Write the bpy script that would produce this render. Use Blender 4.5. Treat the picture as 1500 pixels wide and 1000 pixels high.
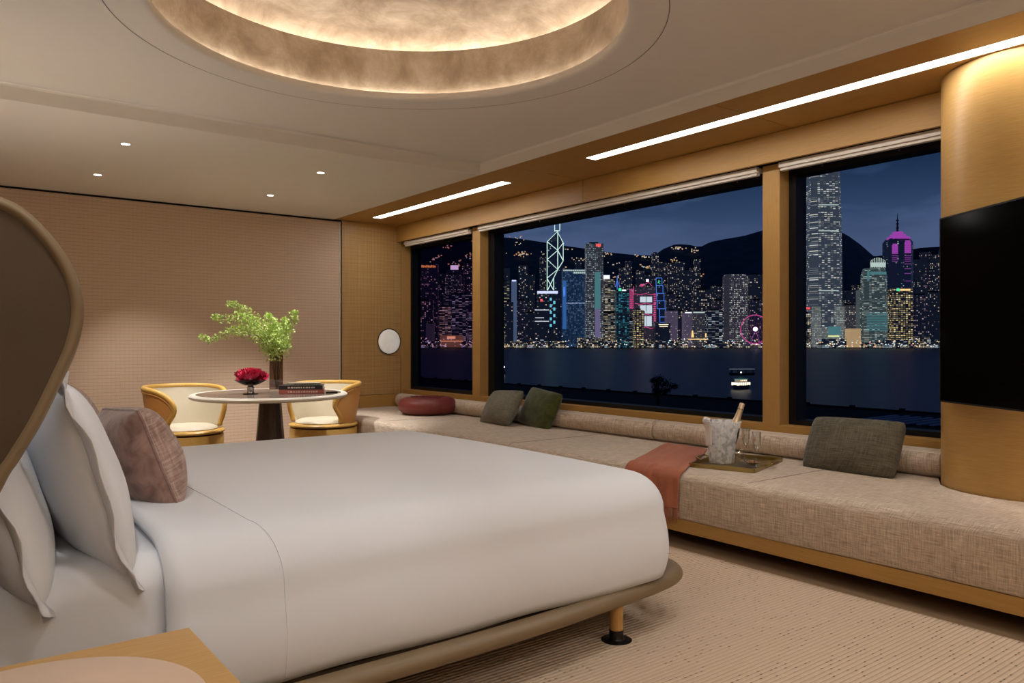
import bpy, bmesh, math, random
from mathutils import Vector, Matrix, Euler
PI = math.pi
R = math.radians
rnd = random.Random(7)
scn = bpy.context.scene
COL = scn.collection
for o in list(bpy.data.objects):
    bpy.data.objects.remove(o)

# ------------------------------------------------------------------ camera
EYE = 1.2
YAW = R(37.2)
FPX = 1137.0
cam_d = bpy.data.cameras.new('camera')
cam_d.sensor_width = 36.0
cam_d.lens = FPX / 1500.0 * 36.0
cam_d.shift_y = 0.002
cam_d.clip_start = 0.05
cam_d.clip_end = 20000
cam = bpy.data.objects.new('camera', cam_d)
COL.objects.link(cam)
cam.location = (0, 0, EYE)
cam.rotation_euler = (R(90), 0, -YAW)
scn.camera = cam
scn.view_settings.view_transform = 'Standard'
scn.view_settings.look = 'None'
scn.view_settings.gamma = 1.0
scn.view_settings.use_curve_mapping = False
scn.view_settings.exposure = 0.20
WARM = (1.0, 0.74, 0.50)
WARM2 = (1.0, 0.83, 0.66)

# ------------------------------------------------------------------ node helpers
def new_mat(name):
    m = bpy.data.materials.new(name)
    m.use_nodes = True
    m.node_tree.nodes.clear()
    return m, m.node_tree
class NT:
    def __init__(s, nt): s.nt = nt
    def n(s, typ, **kw):
        nd = s.nt.nodes.new(typ)
        for k, v in kw.items():
            if k == 'ins':
                for kk, vv in v.items(): s.put(nd.inputs[kk], vv)
            else: setattr(nd, k, v)
        return nd
    def put(s, sock, v):
        if hasattr(v, 'is_output') or isinstance(v, bpy.types.NodeSocket): s.nt.links.new(v, sock)
        elif isinstance(v, (tuple, list)) and len(v) == 3 and sock.type == 'RGBA': sock.default_value = (*v, 1)
        else: sock.default_value = v
    def math(s, op, a, b=None, c=None, clamp=False):
        nd = s.nt.nodes.new('ShaderNodeMath'); nd.operation = op; nd.use_clamp = clamp
        s.put(nd.inputs[0], a)
        if b is not None: s.put(nd.inputs[1], b)
        if c is not None: s.put(nd.inputs[2], c)
        return nd.outputs[0]
    def mix(s, f, a, b, mode='MIX'):
        nd = s.nt.nodes.new('ShaderNodeMix'); nd.data_type = 'RGBA'; nd.blend_type = mode
        s.put(nd.inputs[0], f); s.put(nd.inputs[6], a); s.put(nd.inputs[7], b)
        return nd.outputs[2]
    def ramp(s, f, stops):
        nd = s.nt.nodes.new('ShaderNodeValToRGB')
        e = nd.color_ramp.elements
        while len(e) < len(stops): e.new(0.5)
        for i, (p, c) in enumerate(stops):
            e[i].position = p; e[i].color = (*c, 1) if len(c) == 3 else c
        s.put(nd.inputs[0], f)
        return nd.outputs[0]
    def noise(s, vec, scale, detail=3, rough=.55, dist=0):
        nd = s.nt.nodes.new('ShaderNodeTexNoise')
        s.put(nd.inputs['Vector'], vec); nd.inputs['Scale'].default_value = scale
        nd.inputs['Detail'].default_value = detail; nd.inputs['Roughness'].default_value = rough
        nd.inputs['Distortion'].default_value = dist
        return nd.outputs[0]
    def obj(s): return s.nt.nodes.new('ShaderNodeTexCoord').outputs['Object']
    def scale(s, vec, sc):
        nd = s.nt.nodes.new('ShaderNodeMapping'); s.put(nd.inputs[0], vec); nd.inputs['Scale'].default_value = sc
        return nd.outputs[0]
    def sep(s, vec):
        nd = s.nt.nodes.new('ShaderNodeSeparateXYZ'); s.put(nd.inputs[0], vec); return nd.outputs
    def bump(s, h, strength=.3, dist=.01):
        nd = s.nt.nodes.new('ShaderNodeBump'); nd.inputs['Strength'].default_value = strength
        nd.inputs['Distance'].default_value = dist; s.put(nd.inputs['Height'], h); return nd.outputs[0]
    def out(s, sh):
        o = s.nt.nodes.new('ShaderNodeOutputMaterial'); s.nt.links.new(sh, o.inputs[0])
    def pbsdf(s, col, rough=.5, metal=0., normal=None, spec=.5, **kw):
        b = s.nt.nodes.new('ShaderNodeBsdfPrincipled')
        s.put(b.inputs['Base Color'], col); s.put(b.inputs['Roughness'], rough); s.put(b.inputs['Metallic'], metal)
        b.inputs['Specular IOR Level'].default_value = spec
        if normal is not None: s.put(b.inputs['Normal'], normal)
        for k, v in kw.items(): s.put(b.inputs[k.replace('_', ' ')], v)
        return b.outputs[0]

# ------------------------------------------------------------------ world: dusk sky with broken cloud
w = bpy.data.worlds.new('night_sky'); scn.world = w; w.use_nodes = True
w.node_tree.nodes.clear(); t = NT(w.node_tree)
tc = w.node_tree.nodes.new('ShaderNodeTexCoord').outputs['Generated']
zz = t.sep(tc)[2]
grad = t.ramp(zz, [(0.0, (.090, .105, .190)), (.14, (.062, .092, .175)), (.25, (.020, .048, .105)), (.6, (.008, .02, .05))])
cl = t.noise(t.scale(tc, (1.6, 1.6, 7.0)), 2.6, 6, .55, .3)
clm = t.ramp(cl, [(.42, (0, 0, 0)), (.60, (1, 1, 1))])
clm = t.math('MULTIPLY', clm, t.ramp(zz, [(.11, (.12, .12, .12)), (.21, (1, 1, 1))]))
skyc = t.mix(t.math('MULTIPLY', clm, .92), grad, (.009, .024, .058))
bg = t.n('ShaderNodeBackground', ins={'Color': skyc, 'Strength': 1.0})
wo = t.n('ShaderNodeOutputWorld'); w.node_tree.links.new(bg.outputs[0], wo.inputs[0])

# ------------------------------------------------------------------ mesh helpers
def tag(o, label=None, cat=None, group=None, kind=None):
    if label: o['label'] = label
    if cat: o['category'] = cat
    if group: o['group'] = group
    if kind: o['kind'] = kind
    return o
def empty(name, loc=(0, 0, 0), rz=0.):
    o = bpy.data.objects.new(name, None); COL.objects.link(o)
    o.empty_display_size = .1
    o.location = loc; o.rotation_euler = (0, 0, rz); return o
def link(name, me, mat, parent=None, smooth=False):
    if mat is not None: me.materials.append(mat)
    if smooth:
        for p in me.polygons: p.use_smooth = True
    o = bpy.data.objects.new(name, me); COL.objects.link(o)
    if parent is not None: o.parent = parent
    return o
def mesh(name, v, f, mat, parent=None, smooth=False):
    me = bpy.data.meshes.new(name); me.from_pydata([tuple(p) for p in v], [], f); me.update()
    bm = bmesh.new(); bm.from_mesh(me); bmesh.ops.recalc_face_normals(bm, faces=bm.faces); bm.to_mesh(me); bm.free()
    return link(name, me, mat, parent, smooth)
def frombm(name, bm, mat, parent=None, smooth=False):
    me = bpy.data.meshes.new(name); bmesh.ops.recalc_face_normals(bm, faces=bm.faces)
    bm.to_mesh(me); bm.free(); return link(name, me, mat, parent, smooth)
def bxv(lo, hi):
    x0, y0, z0 = lo; x1, y1, z1 = hi
    v = [(x0,y0,z0),(x1,y0,z0),(x1,y1,z0),(x0,y1,z0),(x0,y0,z1),(x1,y0,z1),(x1,y1,z1),(x0,y1,z1)]
    f = [(0,3,2,1),(4,5,6,7),(0,1,5,4),(1,2,6,5),(2,3,7,6),(3,0,4,7)]
    return v, f
def boxes(name, lst, mat, parent=None, bev=0, seg=2):
    bm = bmesh.new()
    for lo, hi in lst:
        v, f = bxv(lo, hi); vs = [bm.verts.new(p) for p in v]
        for q in f: bm.faces.new([vs[i] for i in q])
    if bev: bmesh.ops.bevel(bm, geom=bm.edges[:], offset=bev, segments=seg, affect='EDGES', profile=.6)
    return frombm(name, bm, mat, parent, smooth=False)
def box(name, lo, hi, mat, parent=None, bev=0, seg=2): return boxes(name, [(lo, hi)], mat, parent, bev, seg)
def lathe(name, prof, mat, parent=None, seg=48, loc=(0, 0, 0), sx=1., sy=1., smooth=True):
    v, f = [], []
    n = len(prof)
    for i in range(seg):
        a = 2*PI*i/seg
        for r, z in prof: v.append((loc[0]+r*math.cos(a)*sx, loc[1]+r*math.sin(a)*sy, loc[2]+z))
    for i in range(seg):
        j = (i+1) % seg
        for k in range(n-1):
            f.append((i*n+k, j*n+k, j*n+k+1, i*n+k+1))
    me = bpy.data.meshes.new(name); me.from_pydata(v, [], f); me.update()
    bm = bmesh.new(); bm.from_mesh(me); bmesh.ops.remove_doubles(bm, verts=bm.verts, dist=1e-5)
    bmesh.ops.dissolve_degenerate(bm, edges=bm.edges, dist=1e-6)
    bmesh.ops.recalc_face_normals(bm, faces=bm.faces); bm.to_mesh(me); bm.free()
    o = link(name, me, mat, parent, smooth)
    if smooth: sharp(o)
    return o
def sharp(o, ang=40):
    me = o.data; bm = bmesh.new(); bm.from_mesh(me)
    for e in bm.edges:
        if len(e.link_faces) == 2 and e.calc_face_angle(0) > R(ang): e.smooth = False
    bm.to_mesh(me); bm.free()
def tube(name, pts, rad, mat, parent=None, seg=10, closed=False, ret=False):
    pts = [Vector(p) for p in pts]; n = len(pts); v, f = [], []
    rads = rad if isinstance(rad, (list, tuple)) else [rad]*n
    up = None
    for i, p in enumerate(pts):
        if closed: d = pts[(i+1) % n]-pts[i-1]
        else: d = pts[min(i+1, n-1)]-pts[max(i-1, 0)]
        d.normalize()
        if up is None:
            up = Vector((0, 0, 1)) if abs(d.z) < .9 else Vector((1, 0, 0))
        s = d.cross(up)
        if s.length < 1e-4: s = d.cross(Vector((0, 1, 0)))
        s.normalize(); up = s.cross(d).normalized()
        for k in range(seg):
            a = 2*PI*k/seg
            v.append(p+(s*math.cos(a)+up*math.sin(a))*rads[i])
    m = n if closed else n-1
    for i in range(m):
        j = (i+1) % n
        for k in range(seg):
            l = (k+1) % seg
            f.append((i*seg+k, i*seg+l, j*seg+l, j*seg+k))
    if not closed:
        f.append(tuple(range(seg))); f.append(tuple((n-1)*seg+k for k in range(seg)))
    if ret: return v, f
    return mesh(name, v, f, mat, parent, True)
def merge(lst):
    V, F = [], []
    for v, f in lst:
        b = len(V); V += [tuple(p) for p in v]; F += [tuple(i+b for i in q) for q in f]
    return V, F
def gridsurf(fn, nu, nv, closeu=False):
    v = [fn(i/(nu if closeu else nu-1), j/(nv-1)) for i in range(nu) for j in range(nv)]
    f = []
    for i in range(nu if closeu else nu-1):
        a = i; b = (i+1) % nu
        for j in range(nv-1): f.append((a*nv+j, b*nv+j, b*nv+j+1, a*nv+j+1))
    return v, f
def smooth_path(P, n, closed=False):
    P = [Vector(p) for p in P]; out = []
    m = len(P) if closed else len(P)-1
    for i in range(m):
        p1, p2 = P[i], P[(i+1) % len(P)]
        p0 = P[i-1] if (closed or i > 0) else p1
        p3 = P[(i+2) % len(P)] if (closed or i+2 < len(P)) else p2
        for k in range(n):
            t = k/n
            out.append(.5*((2*p1)+(p2-p0)*t+(2*p0-5*p1+4*p2-p3)*t*t+(3*p1-p0-3*p2+p3)*t**3))
    if not closed: out.append(P[-1])
    return out

# ------------------------------------------------------------------ materials
def mat_plain(name, col, rough=.6, metal=0., spec=.4, nz=0., nscale=8., bumpv=0., **kw):
    m, nt = new_mat(name); t = NT(nt); c = col; nrm = None
    if nz or bumpv:
        nn = t.noise(t.obj(), nscale, 4)
        if nz: c = t.mix(nn, tuple(x*(1-nz) for x in col), tuple(min(1, x*(1+nz)) for x in col))
        if bumpv: nrm = t.bump(nn, bumpv, .01)
    t.out(t.pbsdf(c, rough, metal, nrm, spec, **kw)); return m
def mat_emit(name, col, st):
    m, nt = new_mat(name); t = NT(nt)
    e = t.n('ShaderNodeEmission', ins={'Color': col, 'Strength': st}); t.out(e.outputs[0]); return m
def mat_wood(name, c1, c2, sc=(3, 60, 60), rough=.38, spec=.4, weave=False):
    m, nt = new_mat(name); t = NT(nt); o = t.obj()
    a = t.noise(t.scale(o, sc), 3.0, 5, .6, .2)
    b = t.noise(o, 1.7, 2)
    c = t.mix(t.ramp(a, [(.3, (0, 0, 0)), (.7, (1, 1, 1))]), c1, c2)
    c = t.mix(t.math('MULTIPLY', b, .25), c, tuple(x*.6 for x in c1))
    h = a
    if weave:
        s = t.sep(o)
        nx = t.noise(t.scale(o, (70, 70, 1.2)), 1.0, 2); nz_ = t.noise(t.scale(o, (2, 2, 70)), 1.0, 2)
        k = t.math('ADD', t.math('MULTIPLY', nx, .5), t.math('MULTIPLY', nz_, .5))
        gx = t.math('PINGPONG', s[0], .022); gz = t.math('PINGPONG', s[2], .022)
        ln = t.math('LESS_THAN', t.math('MINIMUM', gx, gz), .0022)
        c = t.mix(t.ramp(k, [(.35, (0, 0, 0)), (.65, (1, 1, 1))]), c1, c2)
        c = t.mix(t.math('MULTIPLY', ln, .35), c, tuple(x*.55 for x in c1)); h = k
    t.out(t.pbsdf(c, rough, 0, t.bump(h, .08, .004), spec)); return m
def mat_weave(name, c1, c2, f=260., rough=.85, con=1.0, bm=.35, big=.25, sheen=.2):
    """cross-woven cloth: slubby warp and weft threads"""
    m, nt = new_mat(name); t = NT(nt); o = t.obj(); s = t.sep(o)
    hx = t.noise(t.scale(o, (f*.06, f*.06, f)), 1.0, 3, .7)
    u = t.math('ADD', s[0], s[1])
    cb = t.n('ShaderNodeCombineXYZ', ins={'X': t.math('MULTIPLY', u, f), 'Y': 0.0, 'Z': t.math('MULTIPLY', s[2], f*.06)})
    vx = t.noise(cb.outputs[0], 1.0, 3, .7)
    cb2 = t.n('ShaderNodeCombineXYZ', ins={'X': t.math('MULTIPLY', s[0], f), 'Y': t.math('MULTIPLY', s[1], f*.06), 'Z': 0.0})
    v2 = t.noise(cb2.outputs[0], 1.0, 3, .7)
    cb3 = t.n('ShaderNodeCombineXYZ', ins={'X': t.math('MULTIPLY', s[0], f*.06), 'Y': t.math('MULTIPLY', s[1], f), 'Z': 0.0})
    v3 = t.noise(cb3.outputs[0], 1.0, 3, .7)
    gn = t.n('ShaderNodeNewGeometry')
    up = t.math('GREATER_THAN', t.math('ABSOLUTE', t.sep(gn.outputs['Normal'])[2]), .75)
    ks = t.math('MULTIPLY', t.math('ADD', hx, vx), .5); kt = t.math('MULTIPLY', t.math('ADD', v2, v3), .5)
    k = t.math('ADD', t.math('MULTIPLY', kt, up), t.math('MULTIPLY', ks, t.math('SUBTRACT', 1.0, up)))
    k = t.math('ADD', k, t.math('MULTIPLY', t.math('SUBTRACT', t.noise(o, 5, 3), .5), big))
    c = t.mix(t.ramp(k, [(.5-.16/con, (0, 0, 0)), (.5+.16/con, (1, 1, 1))]), c1, c2)
    t.out(t.pbsdf(c, rough, 0, t.bump(k, bm, .004), .2, Sheen_Weight=sheen)); return m
def mat_gridcloth(name, c1, c2, px, pz, lw=.12):
    m, nt = new_mat(name); t = NT(nt); o = t.obj(); s = t.sep(o)
    row = t.math('FLOOR', t.math('DIVIDE', s[2], pz))
    jit = t.n('ShaderNodeTexWhiteNoise', noise_dimensions='1D', ins={'W': row}).outputs[0]
    fx = t.math('FRACT', t.math('ADD', t.math('DIVIDE', s[0], px), t.math('MULTIPLY', jit, .12)))
    fz = t.math('FRACT', t.math('DIVIDE', s[2], pz))
    lx = t.math('LESS_THAN', fx, lw*.8); lz = t.math('LESS_THAN', fz, lw*1.5)
    ln = t.math('MAXIMUM', t.math('MULTIPLY', lx, .55), lz)
    n1 = t.noise(t.scale(o, (6, 6, 90)), 1.0, 3)
    c = t.mix(n1, c1, tuple(x*1.12 for x in c1))
    c = t.mix(t.math('MULTIPLY', ln, t.math('ADD', .12, t.math('MULTIPLY', t.noise(o, 30, 2), .6))), c, c2)
    t.out(t.pbsdf(c, .75, 0, t.bump(t.math('SUBTRACT', 1.0, ln), .35, .004), .25)); return m
def mat_rug():
    m, nt = new_mat('rug_wool'); t = NT(nt); o = t.obj(); s = t.sep(o)
    p = .021
    row = t.math('FLOOR', t.math('DIVIDE', s[1], p))
    fy = t.math('FRACT', t.math('DIVIDE', s[1], p))
    jit = t.n('ShaderNodeTexWhiteNoise', noise_dimensions='1D', ins={'W': row}).outputs[0]
    fxp = t.math('ADD', t.math('DIVIDE', s[0], .030), t.math('MULTIPLY', jit, 7.3))
    fx = t.math('FRACT', fxp)
    cell = t.n('ShaderNodeCombineXYZ', ins={'X': t.math('FLOOR', fxp), 'Y': row, 'Z': 0.0})
    wn = t.n('ShaderNodeTexWhiteNoise', noise_dimensions='3D', ins={'Vector': cell.outputs[0]}).outputs[0]
    dn = t.noise(t.scale(o, (1.2, 5, 1)), 2.2, 3)
    gap = t.math('LESS_THAN', fy, .30)
    dot = t.math('MULTIPLY', t.math('MULTIPLY', gap, t.math('LESS_THAN', fx, .45)),
                 t.math('LESS_THAN', wn, t.math('MULTIPLY', t.math('SUBTRACT', dn, .43), 1.7)))
    c = t.mix(t.noise(o, 60, 3), (.56, .43, .31), (.70, .55, .41))
    c = t.mix(t.math('MULTIPLY', gap, .62), c, (.34, .25, .17))
    c = t.mix(t.math('MULTIPLY', dot, .8), c, (.13, .085, .055))
    h = t.math('SINE', t.math('MULTIPLY', fy, PI))
    t.out(t.pbsdf(c, .95, 0, t.bump(h, .5, .008), .1)); return m
def mat_plaster():
    m, nt = new_mat('gilded_plaster'); t = NT(nt); o = t.obj()
    a = t.noise(o, 3.2, 7, .68, .4); b = t.noise(o, 22, 5, .7)
    c = t.ramp(a, [(.33, (.30, .215, .135)), (.5, (.50, .385, .265)), (.68, (.74, .62, .47))])
    c = t.mix(t.math('MULTIPLY', b, .45), c, (.34, .25, .16))
    t.out(t.pbsdf(c, .6, 0, t.bump(b, .2, .01), .3)); return m
def mat_thinglass(name, tint=(1, 1, 1), refl=.03, rough=0.):
    m, nt = new_mat(name); t = NT(nt)
    a = t.n('ShaderNodeBsdfTransparent', ins={'Color': tint})
    g = t.n('ShaderNodeBsdfGlossy', ins={'Color': (1, 1, 1), 'Roughness': rough})
    lw = t.n('ShaderNodeLayerWeight', ins={'Blend': .35})
    fac = t.math('MULTIPLY', t.math('POWER', lw.outputs['Facing'], 2.0), refl*4)
    fac = t.math('ADD', fac, refl*.5, clamp=True)
    mx = t.n('ShaderNodeMixShader'); t.put(mx.inputs[0], fac)
    nt.links.new(a.outputs[0], mx.inputs[1]); nt.links.new(g.outputs[0], mx.inputs[2]); t.out(mx.outputs[0]); return m
def mat_glass(name, col=(1, 1, 1), rough=0., ior=1.45):
    m, nt = new_mat(name); t = NT(nt)
    t.out(t.pbsdf(col, rough, 0, None, .5, Transmission_Weight=1.0, IOR=ior)); return m
def mat_velvet(name, c, c2):
    m, nt = new_mat(name); t = NT(nt); o = t.obj()
    n1 = t.noise(o, 14, 4, .6, .5)
    cc = t.mix(t.ramp(n1, [(.35, (0, 0, 0)), (.65, (1, 1, 1))]), c, c2)
    t.out(t.pbsdf(cc, .75, 0, t.bump(n1, .25, .01), .25, Sheen_Weight=.6, Sheen_Roughness=.4)); return m
def mat_leather(name, c, rough=.42, sc=220):
    m, nt = new_mat(name); t = NT(nt); o = t.obj()
    v = t.n('ShaderNodeTexVoronoi', ins={'Vector': o, 'Scale': float(sc)}).outputs[0]
    cc = t.mix(t.noise(o, 6, 3), tuple(x*.88 for x in c), tuple(min(1, x*1.1) for x in c))
    t.out(t.pbsdf(cc, rough, 0, t.bump(v, .08, .002), .45)); return m

M = {}
M['ceil'] = mat_plain('ceiling_paint', (.80, .755, .69), .85, nz=.02)
M['cream_wall'] = mat_plain('wall_paint', (.68, .58, .47), .8, nz=.03)
M['wallpaper'] = mat_gridcloth('woven_wallcovering', (.62, .47, .345), (.37, .265, .185), .040, .034)
M['oak'] = mat_wood('honey_veneer', (.44, .238, .060), (.54, .305, .088), (60, 2, 60), .42)
M['oak_v'] = mat_wood('honey_veneer_upright', (.46, .255, .074), (.57, .33, .108), (60, 60, 2.0), .42)
M['oak_col'] = mat_wood('honey_veneer_round', (.47, .265, .075), (.58, .345, .112), (3, 3, 70), .36, .45)
M['oak_panel'] = mat_wood('gridded_veneer', (.42, .245, .085), (.56, .35, .135), rough=.45, weave=True)
M['oak_top'] = mat_wood('oak_top', (.50, .29, .10), (.66, .41, .16), (2, 90, 90), .4)
M['chair_oak'] = mat_wood('golden_oak', (.58, .33, .07), (.70, .43, .12), (30, 30, 30), .35)
M['dark_wood'] = mat_wood('smoked_wood', (.040, .026, .016), (.085, .056, .034), (40, 40, 2), .4)
M['floor'] = mat_wood('floor_timber', (.27, .185, .11), (.36, .25, .155), (40, 2.5, 40), .4)
M['rug'] = mat_rug()
M['plaster'] = mat_plaster()
M['linen'] = mat_weave('sofa_linen', (.34, .25, .17), (.80, .67, .54), 170., con=1.15, bm=.5, big=.08)
M['white_sheet'] = mat_plain('white_cotton', (.735, .765, .815), .8, spec=.2, nz=.015, nscale=3, bumpv=.04, Sheen_Weight=.15)
M['white_cotton'] = mat_plain('white_sateen', (.735, .765, .815), .7, spec=.25, nz=.012, nscale=2.5, bumpv=.05, Sheen_Weight=.2)
M['taupe_leather'] = mat_leather('taupe_leather', (.066, .043, .020), .5)
M['rail_leather'] = mat_leather('rail_leather', (.20, .142, .078), .45)
M['tan_leather'] = mat_leather('tan_leather', (.62, .30, .085), .45)
M['cream_leather'] = mat_leather('cream_leather', (.60, .53, .40), .45)
M['pad_leather'] = mat_leather('pad_leather', (.66, .49, .37), .5)
M['burgundy'] = mat_leather('burgundy_leather', (.20, .036, .030), .45)
M['tweed'] = mat_weave('mauve_tweed', (.24, .15, .12), (.52, .38, .33), 120., con=1.6)
M['mauve_velvet'] = mat_velvet('mauve_velvet', (.17, .095, .075), (.36, .22, .18))
M['green_velvet'] = mat_velvet('green_velvet', (.030, .038, .007), (.075, .085, .016))
M['sage'] = mat_weave('sage_cloth', (.10, .095, .065), (.24, .225, .17), 200., con=1.3)
M['olive'] = mat_weave('olive_cloth', (.055, .048, .030), (.165, .145, .10), 170., con=1.3)
M['terracotta'] = mat_weave('terracotta_wool', (.37, .115, .060), (.47, .165, .095), 300., con=.7, sheen=.15)
M['black_metal'] = mat_plain('black_metal', (.008, .008, .009), .4, .3)
M['black_frame'] = mat_plain('black_frame', (.004, .004, .005), .5, .0, .3)
M['black_gap'] = mat_plain('black_gap', (.004, .003, .003), .9)
M['blind'] = mat_plain('blind_cloth', (.72, .65, .57), .7, nz=.02)
M['tv_screen'] = mat_plain('tv_screen', (.001, .001, .001), .12, 0, .02)
M['brass'] = mat_plain('brass', (.42, .32, .12), .3, 1.0)
M['chrome'] = mat_plain('chrome', (.75, .74, .72), .12, 1.0)
M['stone_white'] = mat_plain('white_rim', (.78, .72, .62), .35)
M['marble'] = mat_plain('grey_marble', (.16, .125, .105), .18, 0, .5, nz=.35, nscale=5)
M['alabaster'] = mat_plain('alabaster', (.80, .76, .68), .4, nz=.16, nscale=18, Emission_Color=(1., .95, .85, 1), Emission_Strength=.18)
M['glass_win'] = mat_thinglass('window_glass', (.93, .96, 1.0), .0004)
M['glass_win_mauve'] = mat_thinglass('window_glass_mauve', (.66, .52, .70), .0004)
M['clear'] = mat_thinglass('thin_crystal', (.93, .93, .93), .30)
M['smoke'] = mat_thinglass('smoke_glass', (.68, .60, .55), .14)
m_, nt_ = new_mat('frosted_glass'); t_ = NT(nt_)
d_ = t_.n('ShaderNodeBsdfTranslucent', ins={'Color': (1, 1, 1)}); p_ = t_.pbsdf((.95, .95, .95), .22, 0, None, .5); tr_ = t_.n('ShaderNodeBsdfTransparent')
zz_ = t_.sep(t_.obj())[2]
x1_ = t_.n('ShaderNodeMixShader', ins={0: .45}); nt_.links.new(d_.outputs[0], x1_.inputs[1]); nt_.links.new(p_, x1_.inputs[2])
x2_ = t_.n('ShaderNodeMixShader'); t_.put(x2_.inputs[0], t_.ramp(t_.noise(t_.obj(), 30, 2), [(.46, (.03, .03, .03)), (.60, (.50, .50, .50))])); nt_.links.new(x1_.outputs[0], x2_.inputs[1]); nt_.links.new(tr_.outputs[0], x2_.inputs[2])
t_.out(x2_.outputs[0]); M['frost'] = m_
M['ice'] = mat_glass('ice', (.98, .99, 1), .05, 1.25)
M['bottle'] = mat_plain('bottle_glass', (.012, .022, .010), .08, 0, .6)
M['foil'] = mat_plain('gold_foil', (.80, .62, .42), .35, .6, nz=.1, nscale=60, bumpv=.2)
M['label_w'] = mat_plain('label_paper', (.75, .74, .70), .6)
M['napkin'] = mat_plain('napkin_cloth', (.85, .83, .80), .8)
M['nuts'] = mat_plain('nuts', (.42, .24, .10), .6, nz=.5, nscale=50)
M['leaf'] = mat_plain('spring_leaf', (.47, .60, .17), .5, nz=.35, nscale=25, Subsurface_Weight=.0)
M['twig'] = mat_plain('twig', (.10, .07, .03), .7)
M['petal'] = mat_plain('ruby_petal', (.62, .035, .10), .5, nz=.35, nscale=60)
M['dark_bowl'] = mat_plain('dark_bowl', (.020, .012, .014), .15, 0, .6)
M['paper'] = mat_plain('page_paper', (.66, .58, .52), .8)
M['book_red'] = mat_plain('red_cover', (.46, .13, .10), .5, nz=.1, nscale=60)
M['book_black'] = mat_plain('black_cover', (.025, .022, .02), .4)
M['book_grey'] = mat_plain('grey_cover', (.33, .30, .23), .5)
M['led'] = mat_emit('led_strip', (1.0, .95, .90), 15.0)
M['led_cove'] = mat_emit('led_cove', (1.0, .95, .90), 13.0)
M['led_lip'] = mat_emit('led_lip', (1.0, .95, .90), 15.0)
M['lamp_disc'] = mat_emit('lamp_disc', (1.0, .86, .70), 12.0)

def struct(o): o['kind'] = 'structure'; return o

# ------------------------------------------------------------------ room shell
ZC, ZU = 2.652, 2.752          # low ceiling, raised ceiling
YB, XL, YF, XW = 8.5, -.75, -2.2, 5.05
XS, XV = 3.83, 4.66            # soffit edge, valance face
YS = 5.50                      # step between the two ceilings
struct(box('floor', (XL-.15, YF-.15, -.08), (XW+.1, YB+.2, 0), M['floor']))
bw = empty('wall_back', (0, YB, 0)); struct(bw)
box('backing', (XL-.15, .03, 0), (4.952, .2, ZC+.25), M['cream_wall'], bw)
box('wallcovering', (XL, 0, .10), (3.90, .03, ZC-.022), M['wallpaper'], bw)
box('skirting', (XL, -.004, 0), (3.90, .03, .10), M['oak'], bw)
box('shadow_gap', (XL, .015, ZC-.022), (3.93, .03, ZC), M['black_gap'], bw)
box('edge_trim', (3.90, -.012, 0), (3.912, .03, ZC-.022), M['stone_white'], bw, .002)
box('shadow_gap', (3.912, .012, 0), (3.935, .03, ZC), M['black_gap'], bw)
box('veneer_panel', (3.935, .0, .585), (4.72, .03, ZC-.006), M['oak_panel'], bw, .001)
box('veneer_post', (4.724, -.0, .585), (4.952, .03, ZC), M['oak_v'], bw, .001)
box('veneer_base', (3.935, -.012, 0), (4.952, .03, .58), M['oak'], bw, .002)
box('veneer_head', (3.935, -.003, ZC-.05), (XV, .03, ZC-.005), M['oak'], bw, .001)
# thin joint of the little access flap below the round light
jl = [((4.56+.172*math.cos(a), -.0012, 1.225+.172*math.sin(a))) for a in [R(200+i*5) for i in range(15)]]
jl += [(4.60, -.0012, 1.054), (4.72, -.0012, 1.054), (4.72, -.0012, .60)]
tube('flap_joint', jl, .0022, M['dark_wood'], bw, 6)
wl = box('wall_left', (XL-.15, YF-.15, 0), (XL, YB+.2, 3.5), M['cream_wall']); struct(wl)
wf = box('wall_front', (XL-.15, YF-.15, 0), (XW+.1, YF, 3.5), M['cream_wall']); struct(wf)

# ceilings
lc = box('ceiling', (XL-.15, YS, ZC), (XS, YB+.2, ZC+.16), M['ceil']); struct(lc)
DC = (1.857, 3.39); DR = 1.128
def ceiling_with_hole():
    x0, x1, y0, y1 = XL-.15, XS+.0, YF-.15, YS+.0
    N = 128; V, F = [], []
    rings = []
    for i in range(N):
        a = 2*PI*i/N; dx, dy = math.cos(a), math.sin(a)
        tx = ((x1-DC[0]) if dx > 0 else (x0-DC[0]))/dx if abs(dx) > 1e-9 else 1e9
        ty = ((y1-DC[1]) if dy > 0 else (y0-DC[1]))/dy if abs(dy) > 1e-9 else 1e9
        tt = min(tx, ty)
        prof = [(tt, ZU), (DR+.035, ZU), (DR+.012, ZU+.004), (DR+.002, ZU+.014), (DR, ZU+.026), (DR+.002, ZU+.042), (DR+.012, ZU+.046), (DR+.02, ZU+.044), (DR+.02, ZU+.03), (DR+.10, ZU+.03)]
        for r, z in prof: V.append((DC[0]+dx*r, DC[1]+dy*r, z))
    n = 10
    corner = {}
    for i in range(N):
        j = (i+1) % N
        for k in range(n-1): F.append((i*n+k, j*n+k, j*n+k+1, i*n+k+1))
    for cx in (x0, x1):
        for cy in (y0, y1):
            a = math.atan2(cy-DC[1], cx-DC[0]) % (2*PI); i = int(a/(2*PI)*N) % N; j = (i+1) % N
            V.append((cx, cy, ZU)); F.append((i*n, len(V)-1, j*n))
    o = mesh('ceiling', V, F, M['ceil'], None, False)
    for p in o.data.polygons: p.use_smooth = True
    sharp(o, 50)
    return o
uc = ceiling_with_hole(); struct(uc)
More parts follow.
